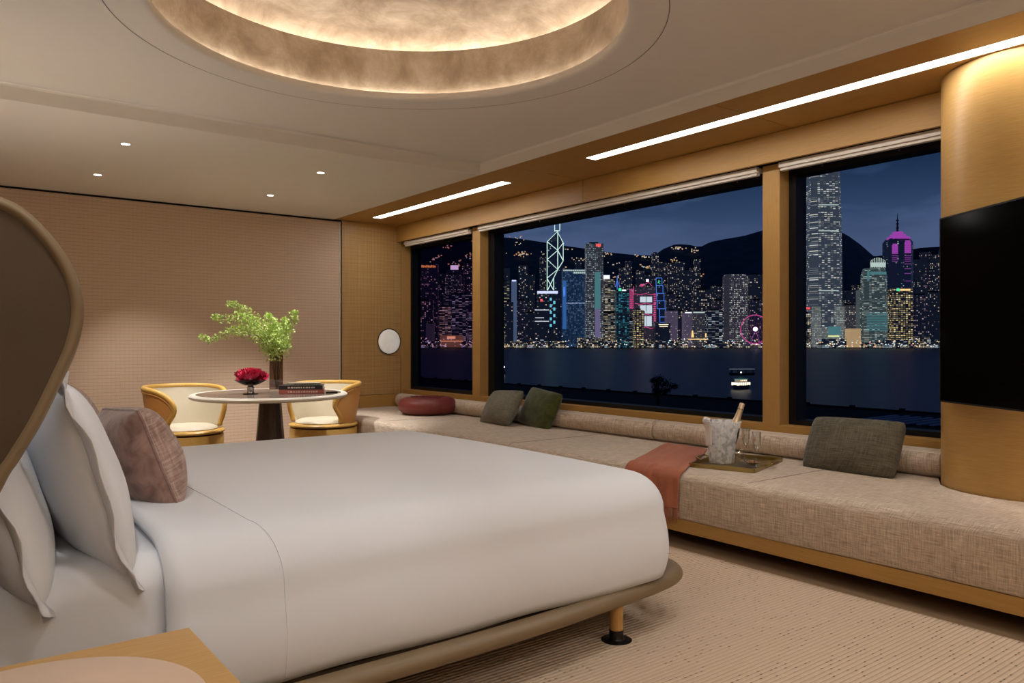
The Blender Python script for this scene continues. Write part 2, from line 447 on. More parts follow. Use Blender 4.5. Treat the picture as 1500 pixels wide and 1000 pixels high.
# step faces of the raised ceiling, with a small cove at the top
def step(name, a, b, inward):
    a, b, i = Vector(a), Vector(b), Vector(inward)
    prof = [(.002, ZC), (.002, ZU-.018), (.006, ZU-.008), (.014, ZU-.002), (.03, ZU-.0015)]
    v = []
    for p in (a, b):
        for d, z in prof: v.append((p.x+i.x*d, p.y+i.y*d, z))
    f = [(k, k+1, k+6, k+5) for k in range(4)]
    o = mesh(name, v, f, M['ceil'], uc, False); return o
step('step_face', (XL, YS, 0), (XS, YS, 0), (0, -1, 0))
step('step_face', (XS, YF, 0), (XS, YS, 0), (-1, 0, 0))
ringv, ringf = [], []
for i in range(128):
    a = 2*PI*i/128
    for r in (1.318, 1.3225): ringv.append((DC[0]+r*math.cos(a), DC[1]+r*math.sin(a), ZU-.0012))
for i in range(128):
    j = (i+1) % 128; ringf.append((2*i, 2*i+1, 2*j+1, 2*j))
mesh('ring_joint', ringv, ringf, mat_plain('joint_shadow', (.20, .16, .125), .9), uc)
# ceiling dome: gilded drum, ledge with hidden light, shallow vault
dome = empty('ceiling_dome', (DC[0], DC[1], ZU)); tag(dome, 'round recessed ceiling dome of mottled gilded plaster above the bed', 'ceiling dome')
lathe('drum_wall', [(1.205, .03), (1.205, .335), (1.212, .342), (1.245, .342)], M['plaster'], dome, 128)
lathe('vault', [(1.245, .342), (1.40, .342), (1.405, .39), (1.375, .435), (1.28, .475), (1.10, .51), (.8, .535), (.4, .55), (0, .553)], M['plaster'], dome, 128)
lathe('cove_light', [(1.365, .352), (1.388, .352), (1.388, .362), (1.365, .362), (1.365, .352)], M['led_cove'], dome, 96)
lathe('lip_light', [(1.180, .033), (1.199, .033), (1.199, .038), (1.180, .038), (1.180, .033)], M['led_lip'], dome, 96)
box('roof_slab', (-1.5, -1.5, .62), (1.5, 1.5, .66), M['black_gap'], dome)

# window side: timber soffit in panels, light slots, valance
sof = empty('soffit', (0, 0, ZC)); struct(sof); sof.name = 'ceiling_soffit'
seams = [YB, 5.10, 3.02, .95, -1.1, YF]
SX0, SX1 = 4.136, 4.246
L1, L2 = (5.60, 8.12), (-1.6, 4.50)
for a, b in zip(seams[1:], seams[:-1]):
    a2, b2 = a+.0025, b-.0025
    box('soffit_panel', (XS, a2, 0), (SX0, b2, .02), M['oak'], sof)
    box('soffit_panel', (SX1, a2, 0), (XV+.02, b2, .02), M['oak'], sof)
for a, b in ((L1[1], YB), (L2[1], L1[0]), (YF, L2[0])):
    box('soffit_infill', (SX0, a, 0), (SX1, b, .02), M['oak'], sof)
box('soffit_back', (XS+.01, YF, .021), (XW, YB, .12), M['black_gap'], sof)
for n_, (a, b), lb in ((0, L1, 'short warm linear light recessed in timber soffit over the far end of the sofa'), (1, L2, 'long warm linear light recessed in timber soffit running past the round column')):
    q = empty('linear_light', ((SX0+SX1)/2, a, ZC)); tag(q, lb, 'ceiling light', 'linear lights in the soffit')
    w2 = (SX1-SX0)/2
    box('diffuser', (-w2+.004, .004, .006), (w2-.004, b-a-.004, .012), M['led'], q)
    boxes('channel', [((-w2, 0, .001), (-w2+.003, b-a, .02)), ((w2-.003, 0, .001), (w2, b-a, .02)), ((-w2, 0, .001), (w2, .003, .02)), ((-w2, b-a-.003, .001), (w2, b-a, .02))], M['stone_white'], q)
val = empty('trim_1', (XV, 0, 0)); struct(val)
vs = [YB, 5.10, 1.6, YF]
for a, b in zip(vs[1:], vs[:-1]):
    box('valance_panel', (0, a+.0025, 2.452), (.03, b-.0025, ZC-.004), M['oak'], val, .0015)

# window wall
XM, XFR, XG = 4.75, 4.86, 4.95
ww = empty('wall_right', (0, 0, 0)); struct(ww)
box('sill_wall', (XM, YF, 0), (XW+.05, YB, .632), M['oak'], ww, .003)
box('head_wall', (XM+.06, YF, 2.452), (XW+.05, YB, ZC+.1), M['black_gap'], ww)
mul = [(6.826, 6.969), (3.177, 3.315)]
for a, b in mul: box('mullion', (XM, a, .63), (XFR+.1, b, 2.455), M['oak_v'], ww, .003)
box('end_pier', (XM, YF, .63), (XW+.05, 1.62, 2.455), M['oak_v'], ww, .003)
# windows
wins = [('window_1', 6.969, 8.5, .02, .03, M['glass_win_mauve']), ('window_2', 3.315, 6.826, .012, .11, M['glass_win']), ('window_3', 1.62, 3.177, .03, .055, M['glass_win'])]
for nm, y0, y1, fr, fl, gm in wins:
    q = empty(nm, (XFR, y0, .632)); struct(q)
    W_ = y1-y0; H_ = 2.452-.632
    d = XG-XFR
    box('frame_sill', (0, 0, 0), (d+.04, W_, .035), M['black_frame'], q)
    box('frame_head', (0, 0, H_-.075), (d+.04, W_, H_), M['black_frame'], q)
    box('frame_jamb', (0, 0, .035), (d+.04, fr, H_-.075), M['black_frame'], q)
    box('frame_jamb', (0, W_-fl, .035), (d+.04, W_, H_-.075), M['black_frame'], q)
    box('pane', (d, fr-.002, .033), (d+.008, W_-fl+.002, H_-.073), gm, q)
    nb = 6 if W_ > 3 else 3
    for i in range(nb):
        yy = W_*(i+.5)/nb
        lathe('bolt', [(0, .004), (.006, .003), (.007, 0)], M['chrome'], q, 8, (0, 0, 0)).matrix_local = Matrix.Translation((-.001, yy, H_-.045)) @ Matrix.Rotation(-PI/2, 4, 'Y')
    bl = empty('roller_blind', (XM-.045, y0, 2.40))
    tag(bl, {'window_1': 'rolled up beige blind above the narrow mauve window', 'window_2': 'rolled up beige blind above the widest window', 'window_3': 'rolled up beige blind above the window beside the television'}[nm], 'window blind', 'rolled up window blinds')
    e0 = .02; e1 = W_-.02
    if nm == 'window_1': e1 = W_-.10
    box('housing', (0, e0, .012), (.075, e1, .05), M['blind'], bl, .004)
    box('bottom_bar', (.012, e0+.005, -.008), (.05, e1-.005, .012), M['blind'], bl, .004)
# round timber column
cc = (4.70, 1.60)
colm = empty('trim_2', (cc[0], cc[1], 0)); struct(colm)
lathe('column_shaft', [(.44, .20), (.44, ZC-.002)], M['oak_col'], colm, 96)

# ------------------------------------------------------------------ downlights
def downlight(x, y, z, watts, label, grp, aim=(0, 0, -1), ang=80, seen=True, rad=.04, blend=.6):
    q = empty('downlight', (x, y, z)); tag(q, label, 'downlight', grp)
    lathe('trim_ring', [(.030, -.0015), (.042, -.003), (.044, 0), (.030, 0), (.030, -.0015)], M['ceil'], q, 24)
    lathe('lens', [(0, -.0008), (.030, -.0008)], M['lamp_disc'], q, 24)
    l = bpy.data.lights.new('downlight_lamp', 'SPOT'); l.energy = watts; l.color = (1.0, .96, .92)
    l.spot_size = R(ang); l.spot_blend = blend; l.shadow_soft_size = rad
    lo = bpy.data.objects.new('lamp', l); COL.objects.link(lo); lo.parent = q; lo.location = (0, 0, -.012)
    lo.rotation_euler = Vector(aim).to_track_quat('-Z', 'Y').to_euler()
    return q
TK = .935
TC = (2.57*TK, 7.10*TK)
TZT = EYE-.46*TK
for (x, y), ws, aim in (((1.176, 6.205), 95, (.08, .15, -1)), ((1.199, 7.481), 110, (.30, .10, -1)), ((2.697, 6.243), 120, (-.02, .36, -1)), ((2.713, 7.492), 150, (.05, -.05, -1))):
    downlight(x, y, ZC, ws, 'small round downlight in the low ceiling above the dining corner', 'dining corner downlights', aim, 75)
for (x, y), ws, aim, z in (((.0, 1.7), 42, (.3, .45, -1), ZU), ((-.25, 4.1), 18, (.3, -.1, -1), ZU), ((2.45, 1.75), 24, (.05, .2, -1), ZU), ((3.45, 1.35), 30, (.0, .25, -1), ZU), ((1.15, 1.15), 30, (-.38, .66, -1), ZU), ((3.2, -.5), 45, (0, .2, -1), ZU), ((.8, -1.0), 30, (.0, .4, -1), ZU)):  # all out of view; the narrow beam is added to brighten the pillows
    downlight(x, y, z, ws, 'small round unseen downlight in the raised ceiling around the dome', 'raised ceiling downlights', aim, 62 if aim[0] < 0 else 105)

# unseen uplighters added to brighten the ceiling, and the lamp on the far bedside
def fill_uplighter(x, y, watts, label):
    q = empty('fill_uplighter', (x, y, 0)); tag(q, label, 'floor lamp', 'added ceiling fill lamps')
    lathe('base', [(0, 0), (.15, 0), (.155, .008), (.15, .018), (.02, .022), (0, .022)], M['brass'], q, 40)
    lathe('pole', [(0, .02), (.011, .02), (.011, 1.70), (0, 1.70)], M['brass'], q, 16)
    lathe('bowl', [(0, 1.69), (.05, 1.70), (.12, 1.745), (.165, 1.80), (.168, 1.80), (.122, 1.738), (.05, 1.694), (0, 1.685)], M['brass'], q, 40)
    l = bpy.data.lights.new('fill_uplighter_lamp', 'SPOT'); l.energy = watts; l.color = (1.0, .96, .92); l.spot_size = R(155); l.spot_blend = .5; l.shadow_soft_size = .06
    lo = bpy.data.objects.new('lamp', l); COL.objects.link(lo); lo.parent = q; lo.location = (0, 0, 1.79); lo.rotation_euler = (PI, 0, 0)
fill_uplighter(-.42, -1.7, 85, 'unseen brass uplighter lamp added in the corner behind the nightstand')
fill_uplighter(3.9, -1.7, 125, 'unseen brass uplighter lamp added at the end of the bench')
bs = empty('nightstand', (-.05, 5.05, 0)); tag(bs, 'oak nightstand carrying the shaded lamp on the dining side of the bed', 'nightstand')
box('top', (-.32, -.30, .505), (.30, .30, .53), M['oak_top'], bs, .002); box('body', (-.31, -.29, .12), (.29, .29, .504), M['oak'], bs, .003); box('plinth', (-.28, -.26, 0), (.26, .26, .12), M['dark_wood'], bs, .002)
tlm = empty('table_lamp', (-.05, 5.08, .53)); tag(tlm, 'bedside lamp with cream drum shade behind the headboard wing', 'table lamp')
lathe('base', [(0, 0), (.07, 0), (.07, .015), (.014, .02), (.014, .22), (0, .22)], M['brass'], tlm, 32)
lathe('shade', [(.12, .20), (.15, .20), (.12, .42), (.118, .42), (.148, .203)], mat_plain('shade_cloth', (.8, .72, .6), .8), tlm, 40)
l = bpy.data.lights.new('bedside_lamp', 'POINT'); l.energy = 34; l.color = (1.0, .95, .88); l.shadow_soft_size = .05
lo = bpy.data.objects.new('lamp', l); COL.objects.link(lo); lo.parent = tlm; lo.location = (0, 0, .34)

# ------------------------------------------------------------------ window sofa
SOF_Z = .4305
sofa = empty('window_sofa', (3.58, 0, 0)); tag(sofa, 'long beige linen window bench with slim oak plinth', 'bench')
def rounded_prof(x0, x1, z0, z1, r, n=7):
    p = [(x1, z0), (x0+.012, z0), (x0, z0+.012)]
    for i in range(n+1):
        a = PI - (PI/2)*i/n
        p.append((x0+r+r*math.cos(a), z1-r+r*math.sin(a)))
    p.append((x1, z1)); return p
def sofa_body():
    # continuous upholstered body from the back wall to beyond the column, hollowed for the column
    ys = [YB-.015] + [YB-.06-i*.08 for i in range(0, 124)]
    v, f = [], []
    prof0 = rounded_prof(0, 1.165, .158, SOF_Z, .055)
    n = len(prof0)
    for y in ys:
        und = .006*math.sin(y*1.7)+.004*math.sin(y*4.1)
        for k, (x, z) in enumerate(prof0):
            zz = z
            if k == n-1:
                dd = .455**2-(y-cc[1])**2
                if dd > 0: x = min(x, cc[0]-3.58-math.sqrt(dd))
            xx = x+(und if x < .1 else 0)
            v.append((xx, y, zz))
    for i in range(len(ys)-1):
        for k in range(n-1): f.append((i*n+k, (i+1)*n+k, (i+1)*n+k+1, i*n+k+1))
    f.append(tuple(range(n))); f.append(tuple((len(ys)-1)*n+k for k in range(n)))
    # split the flat top into more cells so that it can swell a little
    o = mesh('upholstery', v, f, M['linen'], sofa, True); sharp(o, 50); return o
sofa_body()
for y in (6.9, 4.78, 2.62, .45):
    p = [(x-.0006 if x < .02 else x, y, z+(.0006 if z > SOF_Z-.02 else 0)) for x, z in rounded_prof(0, 1.0 if y > 2.2 else .6, .17, SOF_Z, .055)[2:]]
    tube('seam', p, .0022, M['tweed'], sofa, 6)
box('plinth', (.008, -1.30, .08), (1.15, YB-.02, .156), M['oak'], sofa, .003)
for y in (7.8, 5.6, 3.5, 1.95, .2):
    lathe('foot', [(0, 0), (.035, 0), (.03, .08), (0, .08)], M['dark_wood'], sofa, 16, (.28, y, 0))
def bolster(y0, y1, label):
    r = .081; q = empty('bolster', (XM-r-.006, y0, SOF_Z+r)); tag(q, label, 'bolster', 'bolsters along the window sill')
    L = y1-y0
    prof = [(0, 0), (r*.8, 0), (r*.95, .008), (r, .025), (r, L*.25), (r, L*.5), (r, L*.75), (r, L-.025), (r*.95, L-.008), (r*.8, L), (0, L)]
    o = lathe('cover', prof, M['linen'], q, 32); o.matrix_local = Matrix.Rotation(-PI/2, 4, 'X')
    for yy in (.012, L-.012):
        c = [(r*.985*math.cos(a), yy, r*.985*math.sin(a)) for a in [2*PI*i/32 for i in range(32)]]
        tube('piping', c, .003, M['linen'], q, 6, True)
bolster(4.22, 8.40, 'long beige roll bolster behind the green cushions and burgundy pouffe')
bolster(2.03, 4.21, 'beige roll bolster behind the ice bucket and champagne flutes')

# ------------------------------------------------------------------ cushions and pillows
def pillow_mesh(w, h, t, pinch=.06, n=22, flange=0., sag=0., wr=0., seed=0):
    """soft pillow in the XZ plane (y is thickness); front and back as one closed skin"""
    rr = random.Random(seed); ph = [rr.uniform(0, 6) for _ in range(6)]
    V, F = [], []
    def pt(u, v, s):
        fu = max(0., 1-u*u); fv = max(0., 1-v*v)
        th = t/2*(fu**.42)*(fv**.42)
        cr = 1-.065*(u*v)**4
        x = w/2*u*(1-pinch*fv)*cr; z = h/2*v*(1-pinch*fu)*cr
        th *= 1+wr*(math.sin(5*u+ph[0]+2*v)*.5+math.sin(7*v+ph[1]-3*u)*.5)
        if sag: th *= 1-sag*v
        return (x, s*th, z)
    idx = {}
    for s in (1, -1):
        for i in range(n+1):
            for j in range(n+1):
                u = math.sin((i/n-.5)*PI); v = math.sin((j/n-.5)*PI)
                edge = i in (0, n) or j in (0, n)
                if edge and s == -1: idx[(s, i, j)] = idx[(1, i, j)]
                else: idx[(s, i, j)] = len(V); V.append(pt(u, v, s))
        for i in range(n):
            for j in range(n):
                q = [idx[(s, i, j)], idx[(s, i+1, j)], idx[(s, i+1, j+1)], idx[(s, i, j+1)]]
                F.append(tuple(q if s == -1 else q[::-1]))
    return V, F
def pillow_edge(w, h, pinch, n=16, grow=0.):
    P = []
    for side in range(4):
        for i in range(n):
            k = -math.cos(PI*i/n)
            u, v = [(k, -1), (1, k), (-k, 1), (-1, -k)][side]
            fu = max(0., 1-u*u); fv = max(0., 1-v*v)
            cr = 1-.065*(u*v)**4; P.append(((w/2+grow)*u*(1-pinch*fv)*cr, 0, (h/2+grow)*v*(1-pinch*fu)*cr))
    return P
def cushion(name, label, cat, loc, rot, w, h, t, mat, pinch=.07, piping=None, back=None, flange=0., wr=0., seed=0, group=None, zip_=False):
    q = empty(name, loc); q.rotation_euler = rot; tag(q, label, cat, group)
    V, F = pillow_mesh(w, h, t, pinch, wr=wr, seed=seed)
    if back is not None:
        half = len(F)//2
        mesh('face', V, F[half:], mat, q, True); mesh('back', V, F[:half], back, q, True)
    else: mesh('cover', V, F, mat, q, True)
    if piping is not None: tube('piping', pillow_edge(w, h, pinch), .0055, piping, q, 6, True)
    if flange:
        a = pillow_edge(w, h, pinch, 24, -.012); rr = random.Random(seed+5); b = pillow_edge(w, h, pinch*.8, 24, flange)
        v = []; N = len(a)
        for i in range(N):
            wob = .012*math.sin(i*.55+seed)+.006*math.sin(i*1.3)
            mid = [(a[i][k]+b[i][k])/2 for k in range(3)]
            v += [(a[i][0], .003, a[i][2]), (mid[0], wob*.5+.003, mid[2]), (b[i][0], wob+.002, b[i][2]), (b[i][0], wob-.002, b[i][2]), (mid[0], wob*.5-.003, mid[2]), (a[i][0], -.003, a[i][2])]
        f = []
        for i in range(N):
            j = (i+1) % N
            for k in range(6): f.append((i*6+k, j*6+k, j*6+(k+1) % 6, i*6+(k+1) % 6))
        mesh('flange', v, f, mat, q, True)
    return q
# local frame: x = width, y = thickness, z = height. rot z = -90deg puts the width along the window wall
cushion('scatter_cushion', 'greyish sage woven cushion leaning against the dark green one', 'cushion', (4.44, 6.02, SOF_Z+.155), (R(-30), R(-3), R(-98)), .60, .37, .19, M['sage'], pinch=.05, seed=1)
cushion('scatter_cushion', 'dark green velvet cushion behind the sage cushion', 'cushion', (4.575, 5.60, SOF_Z+.165), (R(-24), R(5), R(-97)), .54, .38, .17, M['green_velvet'], pinch=.05, seed=2)
cushion('lumbar_cushion', 'wide dark olive cushion resting on the bolster beside the column', 'cushion', (4.475, 2.495, SOF_Z+.150), (R(-26), R(-1), R(-92)), .61, .36, .19, M['olive'], pinch=.03, seed=3)
# burgundy pouffe
pf = empty('leather_pouffe', (4.40, 7.32, SOF_Z)); pf.scale = (1.14, 1.14, 1.08); tag(pf, 'round burgundy leather pouffe cushion at the far end of the bench', 'pouffe')
pr = [(0, .004), (.16, .002)]
for i in range(13):
    a = -PI/2+PI*i/12
    pr.append((.185+.10*math.cos(a)*1.0, .088+.086*math.sin(a)))
pr += [(.13, .170), (.10, .160), (.09, .158), (0, .158)]
lathe('cover', pr, M['burgundy'], pf, 48)
tube('top_seam', [(.135*math.cos(a), .135*math.sin(a), .1725) for a in [2*PI*i/40 for i in range(40)]], .004, M['burgundy'], pf, 6, True)
for i in range(14):
    a = 2*PI*i/14
    tube('pleat', [((.15+k*.018)*math.cos(a), (.15+k*.018)*math.sin(a), .1745-.002*k*k*.55) for k in range(5)], [.003, .003, .0025, .002, .001], M['burgundy'], pf, 5)

# ------------------------------------------------------------------ terracotta throw
def throw():
    q = empty('wool_throw', (3.56, 3.25, .2)); tag(q, 'terracotta wool throw with fringe draped over the front of the bench', 'throw')
    nu, nv = 41, 56
    # v runs from the back of the seat over the front edge and down; u across
    backL, backR = Vector((4.50, 3.97)), Vector((4.48, 3.60))
    frL, frR = Vector((3.60, 3.50)), Vector((3.60, 3.06))
    topn = 34
    arcn = 8
    def P(i, j):
        u = i/(nu-1)
        fold = .010*math.sin(u*17+1)+.006*math.sin(u*31)
        R_ = .055+.012
        if j <= topn-arcn:
            s = j/(topn-arcn)
            p = backL.lerp(frL, s).lerp(backR.lerp(frR, s), u)
            x, y = 4.50+(3.630-4.50)*s, p.y+.02*math.sin(s*5)*(.5-u)
            z = SOF_Z+.007+.005*s+max(0, fold)*.7+.004*max(0, math.sin(9*s+4*u))
            return (x, y, z)
        p = frL.lerp(frR, u)
        if j <= topn:
            a = PI/2*(j-(topn-arcn))/arcn
            d = R_+max(0, fold)*.7
            return (3.630-d*math.sin(a), p.y, SOF_Z-.055+d*math.cos(a))
        s = (j-topn)/(nv-1-topn)
        x = 3.630-R_-max(0, fold)*.7-max(0, fold)*.8*min(1, s*3)-.004*s
        return (x, p.y+.012*s*(u-.5)-.02*(1-u)*s, SOF_Z-.055-s*.155)
    V = [P(i, j) for i in range(nu) for j in range(nv)]
    F = [(i*nv+j, (i+1)*nv+j, (i+1)*nv+j+1, i*nv+j+1) for i in range(nu-1) for j in range(nv-1)]
    o = mesh('cloth', V, F, M['terracotta'], q, True)
    o.matrix_parent_inverse = q.matrix_world.inverted() if False else Matrix.Translation((-3.56, -3.25, -.2))
    md = o.modifiers.new('thick', 'SOLIDIFY'); md.thickness = .005; md.offset = 1
    lst = []
    rr = random.Random(3)
    for k in range(46):
        u = k/45; i = int(u*(nu-1)); b = Vector(V[i*nv+nv-1]); b.y += (u*(nu-1)-i)*-.01
        L = rr.uniform(.075, .10)
        lst.append(tube('', [b+Vector((0, 0, .008)), b+Vector((rr.uniform(-.004, .002), rr.uniform(-.004, .004), -L*.5)), b+Vector((rr.uniform(-.008, .003), rr.uniform(-.008, .008), -L))], [.0032, .003, .0022], None, None, 5, ret=True))
    v, f = merge(lst)
    fr = mesh('fringe', v, f, M['terracotta'], q, True); fr.matrix_parent_inverse = Matrix.Translation((-3.56, -3.25, -.2))
    fr['kind'] = 'stuff'
throw()

# ------------------------------------------------------------------ tray with ice bucket and glasses
TZ = SOF_Z+.002
TA = math.atan2(.30, .95)
tray = empty('serving_tray', (4.135, 3.075, TZ), TA); tag(tray, 'rectangular brass tray with raised edges and loop handles on the bench', 'tray')
tl, tw = .285, .205
box('base', (-tl, -tw, 0), (tl, tw, .006), M['brass'], tray, .002)
for lo, hi in (((-tl, -tw, .004), (tl, -tw+.010, .026)), ((-tl, tw-.010, .004), (tl, tw, .026)), ((-tl, -tw, .004), (-tl+.010, tw, .026)), ((tl-.010, -tw, .004), (tl, tw, .026))):
    box('edge', lo, hi, M['brass'], tray, .002)
for s in (-1, 1):
    tube('handle', smooth_path([(-.07, s*tw, .016), (-.07, s*(tw+.03), .028), (-.055, s*(tw+.042), .03), (.055, s*(tw+.042), .03), (.07, s*(tw+.03), .028), (.07, s*tw, .016)], 5), .006, M['brass'], tray, 8)
BK = (4.06, 3.135); BZ = TZ+.0065
bucket = empty('ice_bucket', (BK[0], BK[1], BZ)); tag(bucket, 'ribbed frosted glass ice bucket holding ice on the brass tray', 'ice bucket')
def ribbed(prof, n, amp):
    v, f = [], []; seg = n*4; m = len(prof)
    for i in range(seg):
        a = 2*PI*i/seg
        for r, z, k in prof:
            rr_ = r+amp*k*math.cos(n*a); v.append((rr_*math.cos(a), rr_*math.sin(a), z))
    for i in range(seg):
        j = (i+1) % seg
        for k in range(m-1): f.append((i*m+k, j*m+k, j*m+k+1, i*m+k+1))
    return v, f
pb = [(r_*.88, z_*1.03, k_) for r_, z_, k_ in [(.0, 0, 0), (.070, 0, 0), (.086, .004, 0), (.089, .012, .3), (.094, .07, .5), (.099, .13, .7), (.106, .19, 1), (.118, .222, 1.4), (.134, .256, 1.2), (.137, .262, .6), (.131, .259, .6), (.113, .222, 1), (.101, .19, .4), (.093, .13, .3), (.088, .07, 0), (.082, .02, 0), (0, .018, 0)]]
v, f = ribbed(pb, 30, .0026)
mesh('shell', v, f, M['frost'], bucket, True)
rr = random.Random(11)
for k in range(30):
    z = BZ+.045+.155*(k//6)/4.4+rr.uniform(-.004, .004)
    a = (k % 6)*PI/3+(k//6)*.5; rad = .0 if k % 6 == 5 else .045
    s = .0165
    o = box('ice_cube', (-s, -s, -s), (s, s, s), M['ice'], None, .004)
    o.location = (BK[0]+rad*math.cos(a), BK[1]+rad*math.sin(a), z); o.rotation_euler = (rr.uniform(-.5, .5), rr.uniform(-.5, .5), rr.uniform(0, 3))
    tag(o, 'clear ice cube heaped inside the frosted ice bucket', 'ice cube', 'ice cubes in the bucket')
bt = empty('champagne_bottle', (BK[0]+.005, BK[1]-.01, BZ+.028)); bt.rotation_euler = Vector((.34, -.16, 1)).normalized().to_track_quat('Z', 'Y').to_euler()
tag(bt, 'dark green champagne bottle with gold foil neck leaning in the ice bucket', 'bottle')
lathe('glass_body', [(0, .0), (.040, .0), (.0435, .006), (.0435, .165), (.041, .19), (.033, .222), (.024, .252), (.0185, .285), (.017, .30), (0, .30)], M['bottle'], bt, 32)
lathe('foil', [(.0355, .222), (.0262, .2515), (.0202, .283), (.0178, .325), (.0185, .332), (.0185, .343), (.0172, .348), (.0172, .368), (.014, .374), (0, .375)], M['foil'], bt, 24)
lathe('wire_cage', [(.0188, .330), (.0205, .334), (.0188, .338)], M['brass'], bt, 16)
lathe('neck_label', [(.0375, .214), (.0345, .226), (.0308, .2375)], M['label_w'], bt, 32)
def napkin():
    q = empty('folded_napkin', (BK[0], BK[1], BZ)); tag(q, 'folded white napkin hung over the rim of the ice bucket', 'napkin')
    def fn(u, v):
        a = R(100+78*u); z = .235+.045*math.sin(PI*min(v*1.6, 1)/1)*.6
        if v < .45: r = .080+.012*(v/.45); zz = .19+.092*(v/.45)
        elif v < .55: r = .092+.026*(v-.45)/.1; zz = .282+.004*math.sin((v-.45)/.1*PI)
        else: r = .120-.020*min(1, (v-.55)/.2); zz = .282-.17*(v-.55)/.45
        return (r*math.cos(a), r*math.sin(a), zz+.004*math.sin(u*9))
    v, f = gridsurf(fn, 18, 24); o = mesh('cloth', v, f, M['napkin'], q, True)
    md = o.modifiers.new('thick', 'SOLIDIFY'); md.thickness = .004
napkin()
def flute(x, y, label):
    q = empty('champagne_flute', (x, y, BZ)); tag(q, label, 'glass', 'champagne flutes')
    lathe('foot', [(0, .0), (.033, .0), (.034, .002), (.012, .005), (.0042, .014), (0, .014)], M['clear'], q, 32)
    lathe('stem', [(.0042, .013), (.0035, .05), (.004, .085), (.009, .102)], M['clear'], q, 16)
    lathe('bowl', [(.003, .095), (.015, .108), (.024, .135), (.028, .17), (.029, .205), (.028, .215), (.0272, .215), (.0282, .2), (.0265, .165), (.022, .135), (.012, .112), (0, .106)], M['clear'], q, 32)
flute(4.24, 3.085, 'tall clear champagne flute beside the ice bucket, closer to the bolster')
flute(4.10, 2.905, 'tall clear champagne flute at the front edge of the brass tray')
nd = empty('glass_dish', (4.165, 2.985, BZ)); tag(nd, 'shallow glass dish of nuts beside the flutes', 'dish')
lathe('dish', [(0, .001), (.03, .001), (.05, .016), (.0515, .016), (.032, .004), (0, .004)], M['clear'], nd, 32)
rr = random.Random(5)
for k in range(26):
    a = rr.uniform(0, 2*PI); d = .036*math.sqrt(rr.random()); z = .012+rr.random()*.014*(1-d/.04)
    o = lathe('nut', [(0, -.007), (.0045, -.004), (.0055, 0), (.0042, .005), (0, .008)], M['nuts'], None, 7)
    o.location = (4.165+d*math.cos(a), 2.985+d*math.sin(a), BZ+z); o.rotation_euler = (rr.uniform(0, 3), rr.uniform(0, 3), 0)
    tag(o, 'brown roasted nut in the shallow glass dish', 'nut', 'nuts in the dish')
cf = empty('crystal_stopper', (4.29, 3.16, BZ)); tag(cf, 'small faceted crystal decanter behind the flutes', 'decanter')
lathe('body', [(0, 0), (.030, 0), (.032, .006), (.026, .030), (.012, .048), (.011, .06), (.016, .068), (.015, .07), (.009, .06), (.008, .05), (0, .045)], M['clear'], cf, 10, smooth=False)

# ------------------------------------------------------------------ television
tv = empty('television', (4.31, 1.915, 0)); tag(tv, 'large flat black television mounted in front of the round column', 'television')
dirv = Vector((.5577, .8321)); tv.rotation_euler = (0, 0, math.atan2(-dirv.y, -dirv.x))
# local x runs along the screen to the right of the picture; local -y faces the room
box('cabinet', (0, .006, .891), (1.68, .05, 1.865), M['black_metal'], tv, .004)
box('screen', (.007, .002, .899), (1.673, .008, 1.857), M['tv_screen'], tv, .001)
boxes('bezel', [((0, .0, .891), (1.68, .01, .899)), ((0, 0, 1.857), (1.68, .01, 1.865)), ((0, 0, .899), (.007, .01, 1.857)), ((1.673, 0, .899), (1.68, .01, 1.857))], M['black_metal'], tv)
for p in tv.children: pass
box('wall_bracket', (.55, .05, 1.2), (.85, .11, 1.55), M['black_metal'], tv, .003)

# ------------------------------------------------------------------ bed
BY0, BY1, BXF, BYC = 2.19, 4.41, 2.56, 3.30
bed = empty('bed', (1.2, BYC, 0)); tag(bed, 'large low bed frame with rounded taupe leather rail and winged headboard', 'bed')
BT = Matrix.Translation((-1.2, -BYC, 0))
def bp(o): o.matrix_parent_inverse = BT; return o
half = []
for x, y in ((-.30, 2.165), (.6, 2.155), (1.2, 2.155), (1.7, 2.165), (2.15, 2.20), (2.45, 2.235), (2.60, 2.275), (2.675, 2.34), (2.715, 2.45), (2.735, 2.65), (2.745, 2.95)):
    half.append((x, y, .188))
path = half+[(2.75, 3.30, .188)]+[(x, 2*BYC-y, z) for x, y, z in reversed(half)]
sp = smooth_path(path, 6)
def rail():
    V, F = [], []; seg = 16; n = len(sp)
    for i, p in enumerate(sp):
        d = (sp[min(i+1, n-1)]-sp[max(i-1, 0)]).normalized(); s = d.cross(Vector((0, 0, 1)))
        for k in range(seg):
            a = 2*PI*k/seg; V.append(p+s*math.cos(a)*.042+Vector((0, 0, 1))*math.sin(a)*.034)
    for i in range(n-1):
        for k in range(seg): F.append((i*seg+k, i*seg+(k+1) % seg, (i+1)*seg+(k+1) % seg, (i+1)*seg+k))
    return mesh('rail', V, F, M['rail_leather'], bed, True)
bp(rail())
bp(box('slat_base', (-.3, BY0+.05, .16), (2.56, BY1-.05, .200), M['taupe_leather'], bed, .015))
for x, y in ((2.222, 2.233), (2.222, 2*BYC-2.233), (.15, 2.26), (.15, 2*BYC-2.26)):
    lg = bp(lathe('leg', [(.0, .05), (.027, .05), (.027, .165), (0, .165)], M['oak_v'], bed, 24, (x, y, 0)))
    f_ = lathe('foot', [(0, 0), (.062, 0), (.065, .006), (.062, .011), (.034, .015), (.029, .022), (.029, .052), (0, .052)], M['black_metal'], lg, 32, (x, y, 0))
